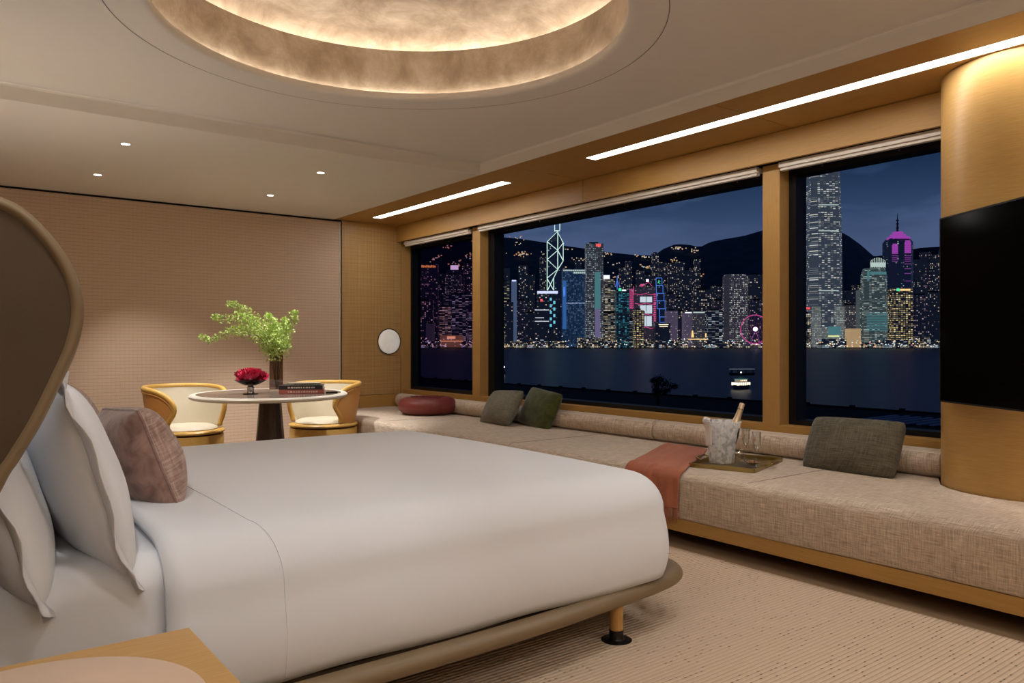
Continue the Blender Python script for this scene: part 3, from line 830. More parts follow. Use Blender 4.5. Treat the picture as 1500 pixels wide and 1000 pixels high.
# headboard: back panel plus curved wings
def wing_outline():
    pts = [(x-.030, z-.022) for x, z in [(-.62, .30), (-.2, .36), (.0, .56), (.139, .896), (.178, .97), (.219, 1.046), (.26, 1.14), (.291, 1.221), (.303, 1.303), (.286, 1.383), (.246, 1.453), (.192, 1.511), (.139, 1.535), (.03, 1.565), (-.2, 1.59), (-.62, 1.60)]]
    return [(p.x, p.z) for p in smooth_path([(x, 0, z) for x, z in pts], 4)]
def wing(y, sgn, nm='wing'):
    ol = wing_outline(); n = len(ol); V = []; t = .05
    cxm, czm = -.3, 1.05
    for yy, k in ((y, 0), (y+sgn*t, 0)):
        for x, z in ol: V.append((x, yy, z))
    F = [tuple(range(n)), tuple(range(2*n-1, n-1, -1))]
    for i in range(n):
        j = (i+1) % n; F.append((i, j, n+j, n+i))
    o = bp(mesh(nm, V, F, M['taupe_leather'], bed)); 
    rim = [(x+.012, y+sgn*t*.5, z) for x, z in ol if True]
    V2, F2 = [], []; seg = 12; m = len(ol)
    P3 = [Vector(p) for p in rim]
    for i, p in enumerate(P3):
        d = (P3[min(i+1, m-1)]-P3[max(i-1, 0)]).normalized(); s = Vector((0, 1, 0)); u = d.cross(s)
        for k in range(seg):
            a = 2*PI*k/seg; V2.append(p+s*math.cos(a)*.036+u*math.sin(a)*.018)
    for i in range(m-1):
        for k in range(seg): F2.append((i*seg+k, i*seg+(k+1) % seg, (i+1)*seg+(k+1) % seg, (i+1)*seg+k))
    mesh('rim', V2, F2, M['rail_leather'], o, True)
wing(2.045, 1); wing(2*BYC-2.045, -1)
bp(box('headboard', (-.62, 2.05, .2), (-.50, 2*BYC-2.05, 1.60), M['taupe_leather'], bed, .03, 4))
# mattress and duvet are laid on the frame
def soft_block(x0, x1, y0, y1, z0, z1, r, crown, nx=60, ny=44, bulge=.0, head_open=False):
    """rounded soft block: a ring-wise skin, y across, x lengthwise"""
    V, F = [], []
    def sec(y0_, y1_, zt, cr, k):
        P = []
        n = 12
        for i in range(7):
            s = i/6; P.append((y0_-bulge*math.sin(PI*s*.9)+.03*(s < .01)*0, z0+(zt-r-z0)*s))
        for i in range(1, n+1):
            a = PI-PI/2*i/n; P.append((y0_+r+r*math.cos(a)-bulge*.30*(1-i/n), zt-r+r*math.sin(a)))
        m = 24
        for i in range(1, m):
            s = i/m; P.append((y0_+r+(y1_-y0_-2*r)*s, zt+cr*math.sin(PI*s)))
        for i in range(n+1):
            a = PI/2-PI/2*i/n; P.append((y1_-r+r*math.cos(a)+bulge*.30*(i/n), zt-r+r*math.sin(a)))
        for i in range(1, 7):
            s = 1-i/6; P.append((y1_+bulge*math.sin(PI*s*.9), z0+(zt-r-z0)*s))
        return P
    return sec
def duvet_point(s, t, grow=0., x0=.52, foot=True):
    pass
def make_soft(x0, x1, y0, y1, z0, zt, r, rc, crown, rf, bulge, n_head=1):
    """superellipse plan with rounded foot corners; vertical profile swept round the plan outline, top as shrinking rings"""
    # plan outline from head (near) round the foot to head (far)
    out = []
    N1 = 34
    for i in range(N1): out.append((x0+(x1-rc-x0)*i/N1, y0, 0, -1))
    for i in range(15):
        a = -PI/2+PI/2*i/14; out.append((x1-rc+rc*math.cos(a), y0+rc+rc*math.sin(a), math.cos(a), math.sin(a)))
    N2 = 26
    for i in range(1, N2): out.append((x1, y0+rc+(y1-y0-2*rc)*i/N2, 1, 0))
    for i in range(15):
        a = PI/2*i/14; out.append((x1-rc+rc*math.cos(a), y1-rc+rc*math.sin(a), math.cos(a), math.sin(a)))
    for i in range(1, N1+1): out.append((x1-rc-(x1-rc-x0)*i/N1, y1, 0, 1))
    yc = (y0+y1)/2
    V, F = [], []; n = len(out)
    prof = []
    for i in range(9):
        s = i/8; prof.append((bulge*math.sin(PI*(.12+.88*s))*1.0-bulge*.38*(1-s)**6, z0+(zt-r-z0)*s))
    for i in range(1, 11):
        a = PI/2*i/10; prof.append((-r+r*math.cos(a), zt-r*.92+r*.92*math.sin(a)))
    m = len(prof)
    def topz(x, y):
        u = min(1, max(0, (y-y0)/(y1-y0))); return crown*(math.sin(PI*u)**.8 if 0 < u < 1 else 0)*min(1, max(0, (x1-x)/.55))**.7
    for (x, y, nx, ny) in out:
        for d, z in prof:
            xx, yy = x+nx*d, y+ny*d
            k = max(0, (z-(zt-r))/r)
            V.append((xx, yy, z+topz(xx, yy)*k+(.004*math.sin(x*9+y*5)*(1-k))))
    for i in range(n-1):
        for k in range(m-1): F.append((i*m+k, (i+1)*m+k, (i+1)*m+k+1, i*m+k+1))
    # top: rings shrinking towards the head-edge spine
    spine = Vector((x0, yc))
    prev = [i*m+m-1 for i in range(n)]
    K = 16
    for q in range(1, K+1):
        s = q/K; cur = []
        for i, (x, y, nx, ny) in enumerate(out):
            bx, by = x-nx*r, y-ny*r
            xx = x0+(bx-x0)*(1-s); yy = yc+(by-yc)*(1-s)
            V.append((xx, yy, zt+topz(xx, yy))); cur.append(len(V)-1)
        for i in range(n-1): F.append((prev[i], prev[i+1], cur[i+1], cur[i]))
        prev = cur
    return V, F
def soft_obj(name, args, mat, parent=None, sol=0.):
    V, F = make_soft(*args)
    me = bpy.data.meshes.new(name); me.from_pydata(V, [], F); me.update()
    bm = bmesh.new(); bm.from_mesh(me); bmesh.ops.remove_doubles(bm, verts=bm.verts, dist=1e-4)
    bmesh.ops.dissolve_degenerate(bm, edges=bm.edges, dist=1e-5)
    bmesh.ops.recalc_face_normals(bm, faces=bm.faces)
    if bm.faces and sum(f.normal.z for f in bm.faces) < 0: bmesh.ops.reverse_faces(bm, faces=bm.faces)
    bm.to_mesh(me); bm.free()
    o = link(name, me, mat, parent, True)
    if sol:
        md = o.modifiers.new('thick', 'SOLIDIFY'); md.thickness = sol; md.offset = -1
    return o
mt = soft_obj('mattress', (-.48, BXF-.05, BY0+.035, BY1-.035, .207, .625, .10, .14, .015, .1, .012), M['white_sheet'])
tag(mt, 'thick mattress in smooth white fitted sheet under the pillows', 'mattress')
dv = soft_obj('duvet', (.515, BXF, BY0, BY1, .222, .655, .17, .17, .035, .1, .022), M['white_cotton'], None, .022)
tag(dv, 'plain white duvet tucked smoothly over the bed', 'duvet')
# fine stitched hem line running across the duvet a little way from its top edge
def hem():
    P = []
    ev = dv.data
    y0, y1, zt, r, z0, bulge, crown = BY0, BY1, .655, .17, .222, .022, .035
    for i in range(9):
        s = i/8; P.append((.835, y0-bulge*math.sin(PI*(.12+.88*s))+bulge*.38*(1-s)**6-.0005, z0+(zt-r-z0)*s))
    for i in range(1, 11):
        a = PI/2*i/10; yy = y0+r-r*math.cos(a); u = (yy-y0)/(y1-y0)
        k = math.sin(a); P.append((.835-.05*(i/10)**2, yy-.0005, zt-r*.92+r*.92*math.sin(a)+crown*math.sin(PI*max(u, 1e-4))**.8*k+.001))
    for i in range(1, 30):
        s = i/30; yy = y0+r+(y1-y0-2*r)*s; u = (yy-y0)/(y1-y0)
        P.append((.785-.06*math.sin(PI*s*.5), yy, zt+crown*math.sin(PI*u)**.8+.001))
    o = tube('hem_stitch', P, .0013, M['white_cotton'], dv, 6)
hem()
# pillows: width across the bed, leaning on the headboard
def bedpillow(label, x, y, z, w, h, t, lean, yaw, flange, seed, group='white bed pillows'):
    # pillow local: x width, y thickness, z height -> rotate so width runs along world Y, thickness along X
    return cushion('bed_pillow', label, 'pillow', (x, y, z), (R(-lean), R(0), R(90+yaw)), w, h, t, M['white_sheet'], pinch=.05, flange=flange, wr=.04, seed=seed, group=group)
bedpillow('white pillow resting against the headboard, behind the flanged pillow', .145, 2.63, .80, .92, .54, .24, 20, 0, .035, 21)
bedpillow('white flanged pillow leaning behind the mauve cushion with velvet side', .345, 2.655, .835, .88, .56, .22, 17, 2, .045, 22)
bedpillow('white pillow resting against the headboard on the side towards the dining corner', .085, 3.98, .83, .78, .56, .24, 20, 2, .035, 23)
bedpillow('white flanged pillow leaning behind the mauve cushion in the middle of the bed', .32, 3.88, .865, .74, .56, .22, 22, -3, .045, 24)
cushion('tweed_cushion', 'mauve tweed cushion with velvet back leaning on the flanged white pillow', 'cushion', (.60, 2.95, .808), (R(-20), R(3), R(92)), .54, .365, .25, M['tweed'], pinch=.05, piping=M['mauve_velvet'], back=M['mauve_velvet'], wr=.05, seed=31)
cushion('tweed_cushion', 'mauve tweed cushion partly hidden behind the other mauve cushion', 'cushion', (.50, 3.55, .835), (R(-18), R(-3), R(88)), .54, .42, .2, M['tweed'], pinch=.05, piping=M['mauve_velvet'], back=M['mauve_velvet'], wr=.05, seed=32)

# ------------------------------------------------------------------ nightstand
ns = empty('nightstand', (.135, 1.60, 0)); tag(ns, 'oak nightstand with sharp corner and round inset leather pad', 'nightstand')
box('top', (-.42, -.36, .505), (.366, .322, .53), M['oak_top'], ns, .002)
box('body', (-.41, -.35, .12), (.356, .312, .504), M['oak'], ns, .003)
box('drawer_front', (-.40, -.362, .30), (.346, -.351, .49), M['oak'], ns, .002)
box('plinth', (-.38, -.32, 0), (.33, .28, .12), M['dark_wood'], ns, .002)
pad = lathe('leather_pad', [(0, .5335), (.285, .5335), (.289, .5325), (.290, .5305), (.29, .529)], M['pad_leather'], ns, 64, (.02, .0, 0))

# ------------------------------------------------------------------ rug
rug = box('area_rug', (-.60, -.6, .0), (3.50, 5.35, .010), M['rug'], None, .002); tag(rug, 'large beige ribbed wool rug flecked with brown under the bed', 'rug')

# ------------------------------------------------------------------ dining corner
tb = empty('dining_table', (TC[0], TC[1], 0)); tag(tb, 'oval pedestal table with grey marble top and pale rounded rim', 'table')
tb.rotation_euler = (0, 0, R(66)); SXT, SYT = 1.14*TK, 1.0*TK; TD = TZT-.74
lathe('rim', [(.64, .715), (.64, .74), (.652, .742), (.678, .742), (.694, .738), (.702, .728), (.700, .715), (.685, .704), (.62, .700), (0, .70)], M['stone_white'], tb, 72, (0, 0, TD), sx=SXT, sy=SYT)
lathe('marble_top', [(0, .7405), (.651, .7405)], M['marble'], tb, 72, (0, 0, TD), sx=SXT, sy=SYT)
ped = lathe('pedestal', [(0, .70+TD), (.092, .70+TD), (.092, .69+TD), (.128, .25), (.150, .03), (.150, .02), (0, .02)], M['dark_wood'], tb, 12, smooth=False)
lathe('base_plate', [(0, 0), (.30, 0), (.31, .006), (.30, .02), (0, .02)], M['dark_wood'], tb, 48)
def tub_chair(label, x, y, face):
    q = empty('tub_chair', (x, y, 0), face-(-PI/2)); tag(q, label, 'chair', 'tub chairs at the dining table')
    # local: chair faces -y; angle 0 = back (+y)
    ctrl = [(0, .795), (35, .795), (70, .79), (95, .775), (110, .745), (121, .69), (126, .63), (125, .575), (119, .52), (114, .475), (113, .425)]
    cp = smooth_path([(a, 0, z) for a, z in ctrl], 4)
    half_ = [(p.x, p.z) for p in cp]
    rimp = [(-a, z) for a, z in reversed(half_[1:])]+half_
    def rad(z): s = max(0, min(1, (z-.42)/.37)); return .298+.058*s**.8
    def pos(a, z, off): r = rad(z)+off; return (r*math.sin(R(a)), r*math.cos(R(a)), z)
    n = len(rimp); nt_ = 9
    for nm, off, mat in (('shell', .018, M['tan_leather']), ('inner_padding', -.012, M['cream_leather'])):
        V = []
        for i, (a, z) in enumerate(rimp):
            ab = -113+226*i/(n-1)
            for j in range(nt_):
                t_ = j/(nt_-1); aa = ab+(a-ab)*t_; zz = .415+(z-.415)*t_
                o_ = off
                if nm == 'inner_padding': o_ = off-.014*math.sin(PI*t_)
                V.append(pos(aa, zz, o_))
        F = [(i*nt_+j, (i+1)*nt_+j, (i+1)*nt_+j+1, i*nt_+j+1) for i in range(n-1) for j in range(nt_-1)]
        mesh(nm, V, F, mat, q, True)
    tube('rim', [pos(a, z, .003) for a, z in rimp], .0235, M['chair_oak'], q, 12)
    tube('piping', [pos(a*.99, z-.03 if z > .5 else z, .022) for a, z in rimp if z > .5], .0045, M['tan_leather'], q, 6)
    lathe('seat_cushion', [(0, .455), (.15, .453), (.23, .445), (.268, .430), (.278, .415), (.27, .405), (0, .405)], M['cream_leather'], q, 48)
    lathe('seat_ring', [(0, .375), (.325, .375), (.338, .382), (.340, .392), (.332, .403), (.315, .408), (0, .408)], M['chair_oak'], q, 56)
    lathe('swivel_gap', [(0, .363), (.31, .363), (.31, .375), (0, .375)], M['black_gap'], q, 40)
    lathe('base', [(0, .02), (.315, .02), (.325, .03), (.332, .35), (.326, .362), (0, .363)], M['chair_oak'], q, 56)
    lathe('plinth', [(0, 0), (.30, 0), (.30, .02), (0, .02)], M['black_metal'], q, 40)
tub_chair('cream and tan tub chair by the patterned wall, beside the bowl of red flowers', 1.945, 7.565, math.atan2(-.92, .38))
tub_chair('cream and tan tub chair beside the far end of the bench', 3.225, 7.40, math.atan2(-.52, -.855))
# vase with branches
VX, VY = 2.70*TK, 7.30*TK
vs_ = empty('glass_vase', (VX, VY, TZT+.0012)); tag(vs_, 'tall smoky square glass vase holding green branches', 'vase')
hw = .058
def sq(name, a, z0, z1, mat, par, t=.006, bot=.02):
    L = [((-a, -a, z0), (a, -a+t, z1)), ((-a, a-t, z0), (a, a, z1)), ((-a, -a+t, z0), (-a+t, a-t, z1)), ((a-t, -a+t, z0), (a, a-t, z1))]
    return boxes(name, L, mat, par)
sq('wall', hw, .02, .36, M['smoke'], vs_)
box('foot', (-hw, -hw, 0), (hw, hw, .022), M['clear'], vs_, .004)
vs_.rotation_euler = (0, 0, R(-20))
br = empty('leafy_branches', (VX, VY, TZT+.005)); tag(br, 'arching branches with small bright green leaves in the smoky vase', 'plant')
RGT = Vector((math.cos(YAW), -math.sin(YAW), 0)); FWD = Vector((math.sin(YAW), math.cos(YAW), 0))
PXM = 7.5*TK/FPX
def bpt(px, py, d=0.):   # point in the branch frame from offsets in metres
    return RGT*((px-398)*PXM)+Vector((0, 0, (573-py)*PXM))+FWD*d
branches = [
    ([(398, 570), (395, 520), (385, 495), (368, 475), (352, 458), (338, 449), (328, 447)], .02, .95),
    ([(398, 570), (394, 518), (382, 490), (365, 474), (345, 467), (325, 468), (312, 467)], -.06, .9),
    ([(399, 570), (393, 515), (380, 495), (362, 486), (345, 486), (325, 494), (310, 499), (298, 494)], -.14, .8),
    ([(399, 570), (397, 515), (392, 490), (388, 472), (380, 463)], .10, 1.),
    ([(400, 570), (402, 515), (404, 490), (404, 475), (404, 468)], .14, .8),
    ([(400, 570), (404, 512), (411, 490), (420, 472), (427, 460)], -.02, 1.),
    ([(400, 570), (403, 518), (408, 508), (414, 506), (421, 505)], -.10, .5),
    ([(398, 570), (397, 525), (398, 510), (396, 495), (394, 483)], -.12, 1.),
    ([(399, 570), (400, 530), (402, 520), (401, 505), (407, 495)], -.18, .9),
]
rr = random.Random(17)
for bi, (pp, dd, dens) in enumerate(branches):
    P = smooth_path([bpt(x, y, dd*min(1, max(0, (570-y)/70))) for x, y in pp], 8)
    n = len(P)
    st = tube('branch', P, [.0035-.0025*i/n for i in range(n)], M['twig'], br, 6)
    V, F = [], []
    start = next(i for i, p in enumerate(P) if p.z > .335)
    for i in range(start, n):
        s = (i-start)/max(1, n-1-start)
        spread = (.060*(1-s)**.8+.020)*(1.2 if dens > .85 else .95)
        cnt = int((30 if s < .6 else 17)*dens)
        if bi in (0, 1, 2) and s > .55: cnt = int(cnt*.75); spread *= .9
        for k in range(cnt):
            d = Vector((rr.gauss(0, 1), rr.gauss(0, 1), rr.gauss(0, 1))).normalized()
            c = P[i]+(P[min(i+1, n-1)]-P[i])*rr.random()+d*spread*rr.random()**.6
            L = rr.uniform(.012, .024); W = L*.48
            ax = (d+Vector((rr.uniform(-.6, .6), rr.uniform(-.6, .6), rr.uniform(-.2, .8)))).normalized()
            sd = ax.cross(Vector((rr.uniform(-1, 1), rr.uniform(-1, 1), rr.uniform(-1, 1)))).normalized()
            nn = ax.cross(sd)
            b = len(V)
            V += [c, c+ax*L*.5+sd*W+nn*.002, c+ax*L, c+ax*L*.5-sd*W+nn*.002]
            F += [(b, b+1, b+2), (b, b+2, b+3)]
    fo = mesh('foliage', V, F, M['leaf'], st); fo['kind'] = 'stuff'
# bowl with red blooms
BO = RGT*((362-387)*7.2*TK/FPX)
bow = empty('pedestal_bowl', (TC[0]+BO.x-.06, TC[1]+BO.y-.11, TZT+.0012)); tag(bow, 'dark glass bowl on a silver stem holding red blooms', 'bowl')
lathe('foot', [(0, 0), (.062, 0), (.064, .004), (.05, .008), (0, .009)], M['dark_bowl'], bow, 32)
lathe('stem', [(.032, .009), (.030, .018), (.026, .025), (.030, .045), (.031, .055), (.024, .066), (.022, .072)], M['chrome'], bow, 24)
lathe('bowl', [(0, .070), (.045, .073), (.09, .092), (.132, .118), (.134, .120), (.128, .119), (.085, .099), (.04, .080), (0, .078)], M['dark_bowl'], bow, 48)
fl = empty('flower_arrangement', (bow.location.x, bow.location.y, TZT+.0012+.095)); tag(fl, 'mound of ruby red blooms in the dark pedestal bowl', 'flowers')
rr = random.Random(23)
def bloom(r):
    V, F = [], []
    for ring, (npet, rad, tilt) in enumerate(((5, .35, 1.25), (7, .65, .85), (9, 1.0, .4))):
        for k in range(npet):
            a = 2*PI*k/npet+ring*.5; d = Vector((math.cos(a), math.sin(a), 0)); s = Vector((-math.sin(a), math.cos(a), 0))
            ax = d*math.cos(tilt)+Vector((0, 0, 1))*math.sin(tilt); L = r*(.6+.4*rad); W = L*.42; b = len(V)
            c = d*r*.12*ring
            V += [c, c+ax*L*.55+s*W, c+ax*L+Vector((0, 0, .15*L)), c+ax*L*.55-s*W]
            F += [(b, b+1, b+2), (b, b+2, b+3)]
    return V, F
V, F = bloom(.044)
bme = bpy.data.meshes.new('bloom'); bme.from_pydata([tuple(p) for p in V], [], F); bme.materials.append(M['petal'])
for k in range(30):
    a = k*2.399; d = .118*math.sqrt(k/29)
    o = bpy.data.objects.new('bloom', bme); COL.objects.link(o); o.parent = fl
    o.location = (d*math.cos(a), d*math.sin(a), .026+.070*(1-(d/.125)**2)); tl_ = d/.118*.9
    o.rotation_euler = (-math.sin(a)*tl_, math.cos(a)*tl_, rr.uniform(0, 6))
# books
def book(label, x, y, z, l, w_, h, rz, cov, title=None):
    q = empty('book', (x, y, z), rz); tag(q, label, 'book', 'books stacked on the table')
    box('pages', (-l/2+.004, -w_/2+.004, .003), (l/2-.001, w_/2-.004, h-.003), M['paper'], q)
    boxes('cover', [((-l/2, -w_/2, 0), (l/2+.002, w_/2, .003)), ((-l/2, -w_/2, h-.003), (l/2+.002, w_/2, h)), ((-l/2, -w_/2, 0), (l/2+.002, -w_/2+.003, h))], cov, q)
    rr_ = random.Random(int(l*1000))
    lst = []
    xx = -l*.30
    while xx < l*.32:
        ww_ = rr_.uniform(.008, .02); lst.append(((xx, -w_/2-.0006, h*.32), (xx+ww_, -w_/2, h*.68))); xx += ww_+rr_.uniform(.004, .01)
    boxes('spine_print', lst, M['paper'] if cov != M['book_grey'] else M['book_black'], q)
    return q
bk = RGT*((438-387)*7.2*TK/FPX)
bx_, by_ = TC[0]+bk.x-.015, TC[1]+bk.y+.02
book('thick salmon red book lowest in the stack on the table', bx_, by_, TZT+.0012, .37, .28, .036, -YAW+R(12), M['book_red'])
book('black book between the red and grey books in the stack', bx_, by_+.005, TZT+.0375, .36, .27, .034, -YAW+R(10), M['book_black'])
book('small grey book on top of the stack on the table', bx_+.02, by_+.01, TZT+.072, .27, .21, .018, -YAW+R(14), M['book_grey'])
rm = box('remote_control', (-.05, -.02, 0), (.05, .02, .014), M['black_metal'], None, .004)
rp = RGT*((482-387)*7.2*TK/FPX); rm.location = (TC[0]+rp.x-.03, TC[1]+rp.y+.0, TZT+.0012); rm.rotation_euler = (0, 0, -YAW+.2)
tag(rm, 'small dark remote lying near the rim of the table beside the books', 'remote')
# round alabaster wall light
al = empty('wall_light', (4.56, YB, 1.225)); tag(al, 'round white alabaster disc set into the gridded timber panel', 'wall light')
o = lathe('disc', [(0, .022), (.10, .020), (.135, .014), (.148, .003), (.148, -.01)], M['alabaster'], al, 56); o.matrix_local = Matrix.Rotation(PI/2, 4, 'X')
o = lathe('ring', [(.148, -.004), (.150, .005), (.158, .006), (.162, .0), (.162, -.004)], M['dark_wood'], al, 56); o.matrix_local = Matrix.Rotation(PI/2, 4, 'X')

# ================================================================== outside: promenade, harbour and the city across the water
SEA = -11.0; GROUND = -8.6
def far(px, D, z=0.):
    p = RGT*((px-750)/FPX*D)+FWD*D; return Vector((p.x, p.y, z))
def zat(py, D): return EYE+(503-py)/FPX*D
def noemit(m):
    try: m.cycles.emission_sampling = 'NONE'
    except Exception: pass
    return m
def cem(name, col, st): return noemit(mat_emit(name, col, st))
def mat_city(name, base, cw, ch, fill, c1, c2, st, fx=.6, fz=.55, seed=0., rowfill=0., glow=None, rough=.35):
    """tower facade: a grid of windows, some of them lit"""
    cw, ch = cw*.85, ch*.88
    if glow is None: glow = (.0035, .0045, .0095, 1)  # faint bluish emission painted on plain facades as haze
    m, nt = new_mat(name); t = NT(nt); o = t.obj(); s = t.sep(o)
    u = t.math('DIVIDE', t.math('ADD', s[0], s[1]), cw); v = t.math('DIVIDE', s[2], ch)
    cu, cv = t.math('FLOOR', u), t.math('FLOOR', v)
    wn = t.n('ShaderNodeTexWhiteNoise', noise_dimensions='3D', ins={'Vector': t.n('ShaderNodeCombineXYZ', ins={'X': cu, 'Y': cv, 'Z': seed}).outputs[0]})
    rw = t.n('ShaderNodeTexWhiteNoise', noise_dimensions='2D', ins={'Vector': t.n('ShaderNodeCombineXYZ', ins={'X': cv, 'Y': seed+3.3, 'Z': 0.0}).outputs[0]})
    big = t.noise(t.scale(o, (.02, .02, .03)), 1.0, 2)
    th = t.math('MULTIPLY', fill, t.math('ADD', .35, t.math('MULTIPLY', big, 1.3)))
    if rowfill: th = t.math('MULTIPLY', th, t.math('ADD', 1-rowfill, t.math('MULTIPLY', rw.outputs[0], 2*rowfill)))
    lit = t.math('LESS_THAN', wn.outputs[0], th)
    mx = t.math('MULTIPLY', t.math('LESS_THAN', t.math('FRACT', u), fx), t.math('LESS_THAN', t.math('FRACT', v), fz))
    on = t.math('MULTIPLY', lit, mx)
    sc = t.sep(wn.outputs[1])
    c = t.mix(sc[1], c1, c2)
    e = t.math('MULTIPLY', t.math('MULTIPLY', on, t.math('ADD', .08, t.math('POWER', sc[2], 2.0))), st*.8)
    b = t.nt.nodes.new('ShaderNodeBsdfPrincipled')
    t.put(b.inputs['Base Color'], base); b.inputs['Roughness'].default_value = rough
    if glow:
        # skin emission: painted haze by default, floodlit or interior-lit where glow is given
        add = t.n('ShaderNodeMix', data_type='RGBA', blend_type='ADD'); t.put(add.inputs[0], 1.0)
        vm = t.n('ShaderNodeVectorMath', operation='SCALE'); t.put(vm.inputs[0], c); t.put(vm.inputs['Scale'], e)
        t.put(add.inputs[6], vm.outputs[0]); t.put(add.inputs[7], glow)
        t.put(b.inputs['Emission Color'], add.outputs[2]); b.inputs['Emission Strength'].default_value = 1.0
    else:
        t.put(b.inputs['Emission Color'], c); t.put(b.inputs['Emission Strength'], e)
    t.out(b.outputs[0]); return noemit(m)
WW = (1.0, .68, .42); WH = (1.0, .90, .74); CW = (.75, .92, 1.0); GW = (.80, 1.0, .78); YW = (1.0, .74, .32)
DK = (.010, .014, .024)
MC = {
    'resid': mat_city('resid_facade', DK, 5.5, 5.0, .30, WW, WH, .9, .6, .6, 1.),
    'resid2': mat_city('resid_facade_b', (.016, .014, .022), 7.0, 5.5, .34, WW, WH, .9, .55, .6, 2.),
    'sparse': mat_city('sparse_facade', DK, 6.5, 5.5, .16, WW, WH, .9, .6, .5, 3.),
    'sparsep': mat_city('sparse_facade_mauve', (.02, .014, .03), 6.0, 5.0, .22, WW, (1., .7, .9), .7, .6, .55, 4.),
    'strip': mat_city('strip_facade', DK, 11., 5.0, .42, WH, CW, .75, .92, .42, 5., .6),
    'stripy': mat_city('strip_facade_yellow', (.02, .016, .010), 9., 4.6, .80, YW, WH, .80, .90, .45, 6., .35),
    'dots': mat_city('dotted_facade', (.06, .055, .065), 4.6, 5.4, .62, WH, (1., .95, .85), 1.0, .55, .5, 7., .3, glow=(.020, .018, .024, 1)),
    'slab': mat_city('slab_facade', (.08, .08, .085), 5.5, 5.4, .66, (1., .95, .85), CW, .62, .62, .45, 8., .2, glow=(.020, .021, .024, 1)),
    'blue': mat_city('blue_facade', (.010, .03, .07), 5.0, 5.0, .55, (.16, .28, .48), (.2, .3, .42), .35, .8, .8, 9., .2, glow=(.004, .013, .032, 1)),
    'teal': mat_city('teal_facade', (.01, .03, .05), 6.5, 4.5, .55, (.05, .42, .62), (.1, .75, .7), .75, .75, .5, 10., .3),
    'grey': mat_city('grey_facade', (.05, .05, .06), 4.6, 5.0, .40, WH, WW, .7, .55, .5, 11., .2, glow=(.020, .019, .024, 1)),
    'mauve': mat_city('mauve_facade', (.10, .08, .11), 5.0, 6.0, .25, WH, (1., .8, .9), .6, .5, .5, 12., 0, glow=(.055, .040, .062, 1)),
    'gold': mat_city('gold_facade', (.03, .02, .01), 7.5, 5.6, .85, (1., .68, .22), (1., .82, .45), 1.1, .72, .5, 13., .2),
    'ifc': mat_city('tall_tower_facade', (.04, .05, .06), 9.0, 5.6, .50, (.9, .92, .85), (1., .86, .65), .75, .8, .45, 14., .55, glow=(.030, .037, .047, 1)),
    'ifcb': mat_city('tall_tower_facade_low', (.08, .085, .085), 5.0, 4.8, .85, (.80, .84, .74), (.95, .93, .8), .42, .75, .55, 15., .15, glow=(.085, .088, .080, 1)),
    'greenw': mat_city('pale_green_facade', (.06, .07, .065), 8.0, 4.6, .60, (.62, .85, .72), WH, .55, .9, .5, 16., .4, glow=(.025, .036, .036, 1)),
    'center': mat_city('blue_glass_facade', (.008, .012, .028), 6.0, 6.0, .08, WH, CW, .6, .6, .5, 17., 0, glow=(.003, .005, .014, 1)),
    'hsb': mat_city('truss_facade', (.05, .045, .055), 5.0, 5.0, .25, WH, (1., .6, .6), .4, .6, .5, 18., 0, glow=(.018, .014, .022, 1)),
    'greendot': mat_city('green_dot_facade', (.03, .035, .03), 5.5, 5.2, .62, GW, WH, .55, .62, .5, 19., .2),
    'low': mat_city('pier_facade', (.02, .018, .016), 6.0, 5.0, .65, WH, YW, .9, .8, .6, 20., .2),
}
EM = {k: cem('sign_'+k, c, s) for k, (c, s) in {
    'white': ((1., .97, 1.), 1.0), 'lav': ((.72, .74, 1.), .95), 'mint': ((.74, 1., .82), .95), 'red': ((1., .10, .10), 1.0), 'pink': ((1., .10, .32), .65),
    'mag': ((.80, .12, .85), .38), 'magd': ((.55, .12, .62), .35), 'blue': ((.12, .30, 1.), .85), 'blue2': ((.10, .35, 1.0), .28), 'cyan': ((.25, .80, .95), .65), 'green': ((.1, 1., .45), .8),
    'orange': ((1., .42, .08), 1.0), 'amber': ((1., .60, .22), 1.2), 'screen': ((.80, .88, .92), .70), 'hub': ((1., .8, 1.), 3.0), 'crown': ((.80, .95, .82), .55), 'tealcol': ((.22, .58, .60), .28), 'purplecol': ((.42, .34, .62), .30), 'lemon': ((.95, 1., .45), .7), 'boat': ((1., .80, .52), 1.3)}.items()}
dkm = mat_plain('dark_roof', (.012, .013, .018), .7)

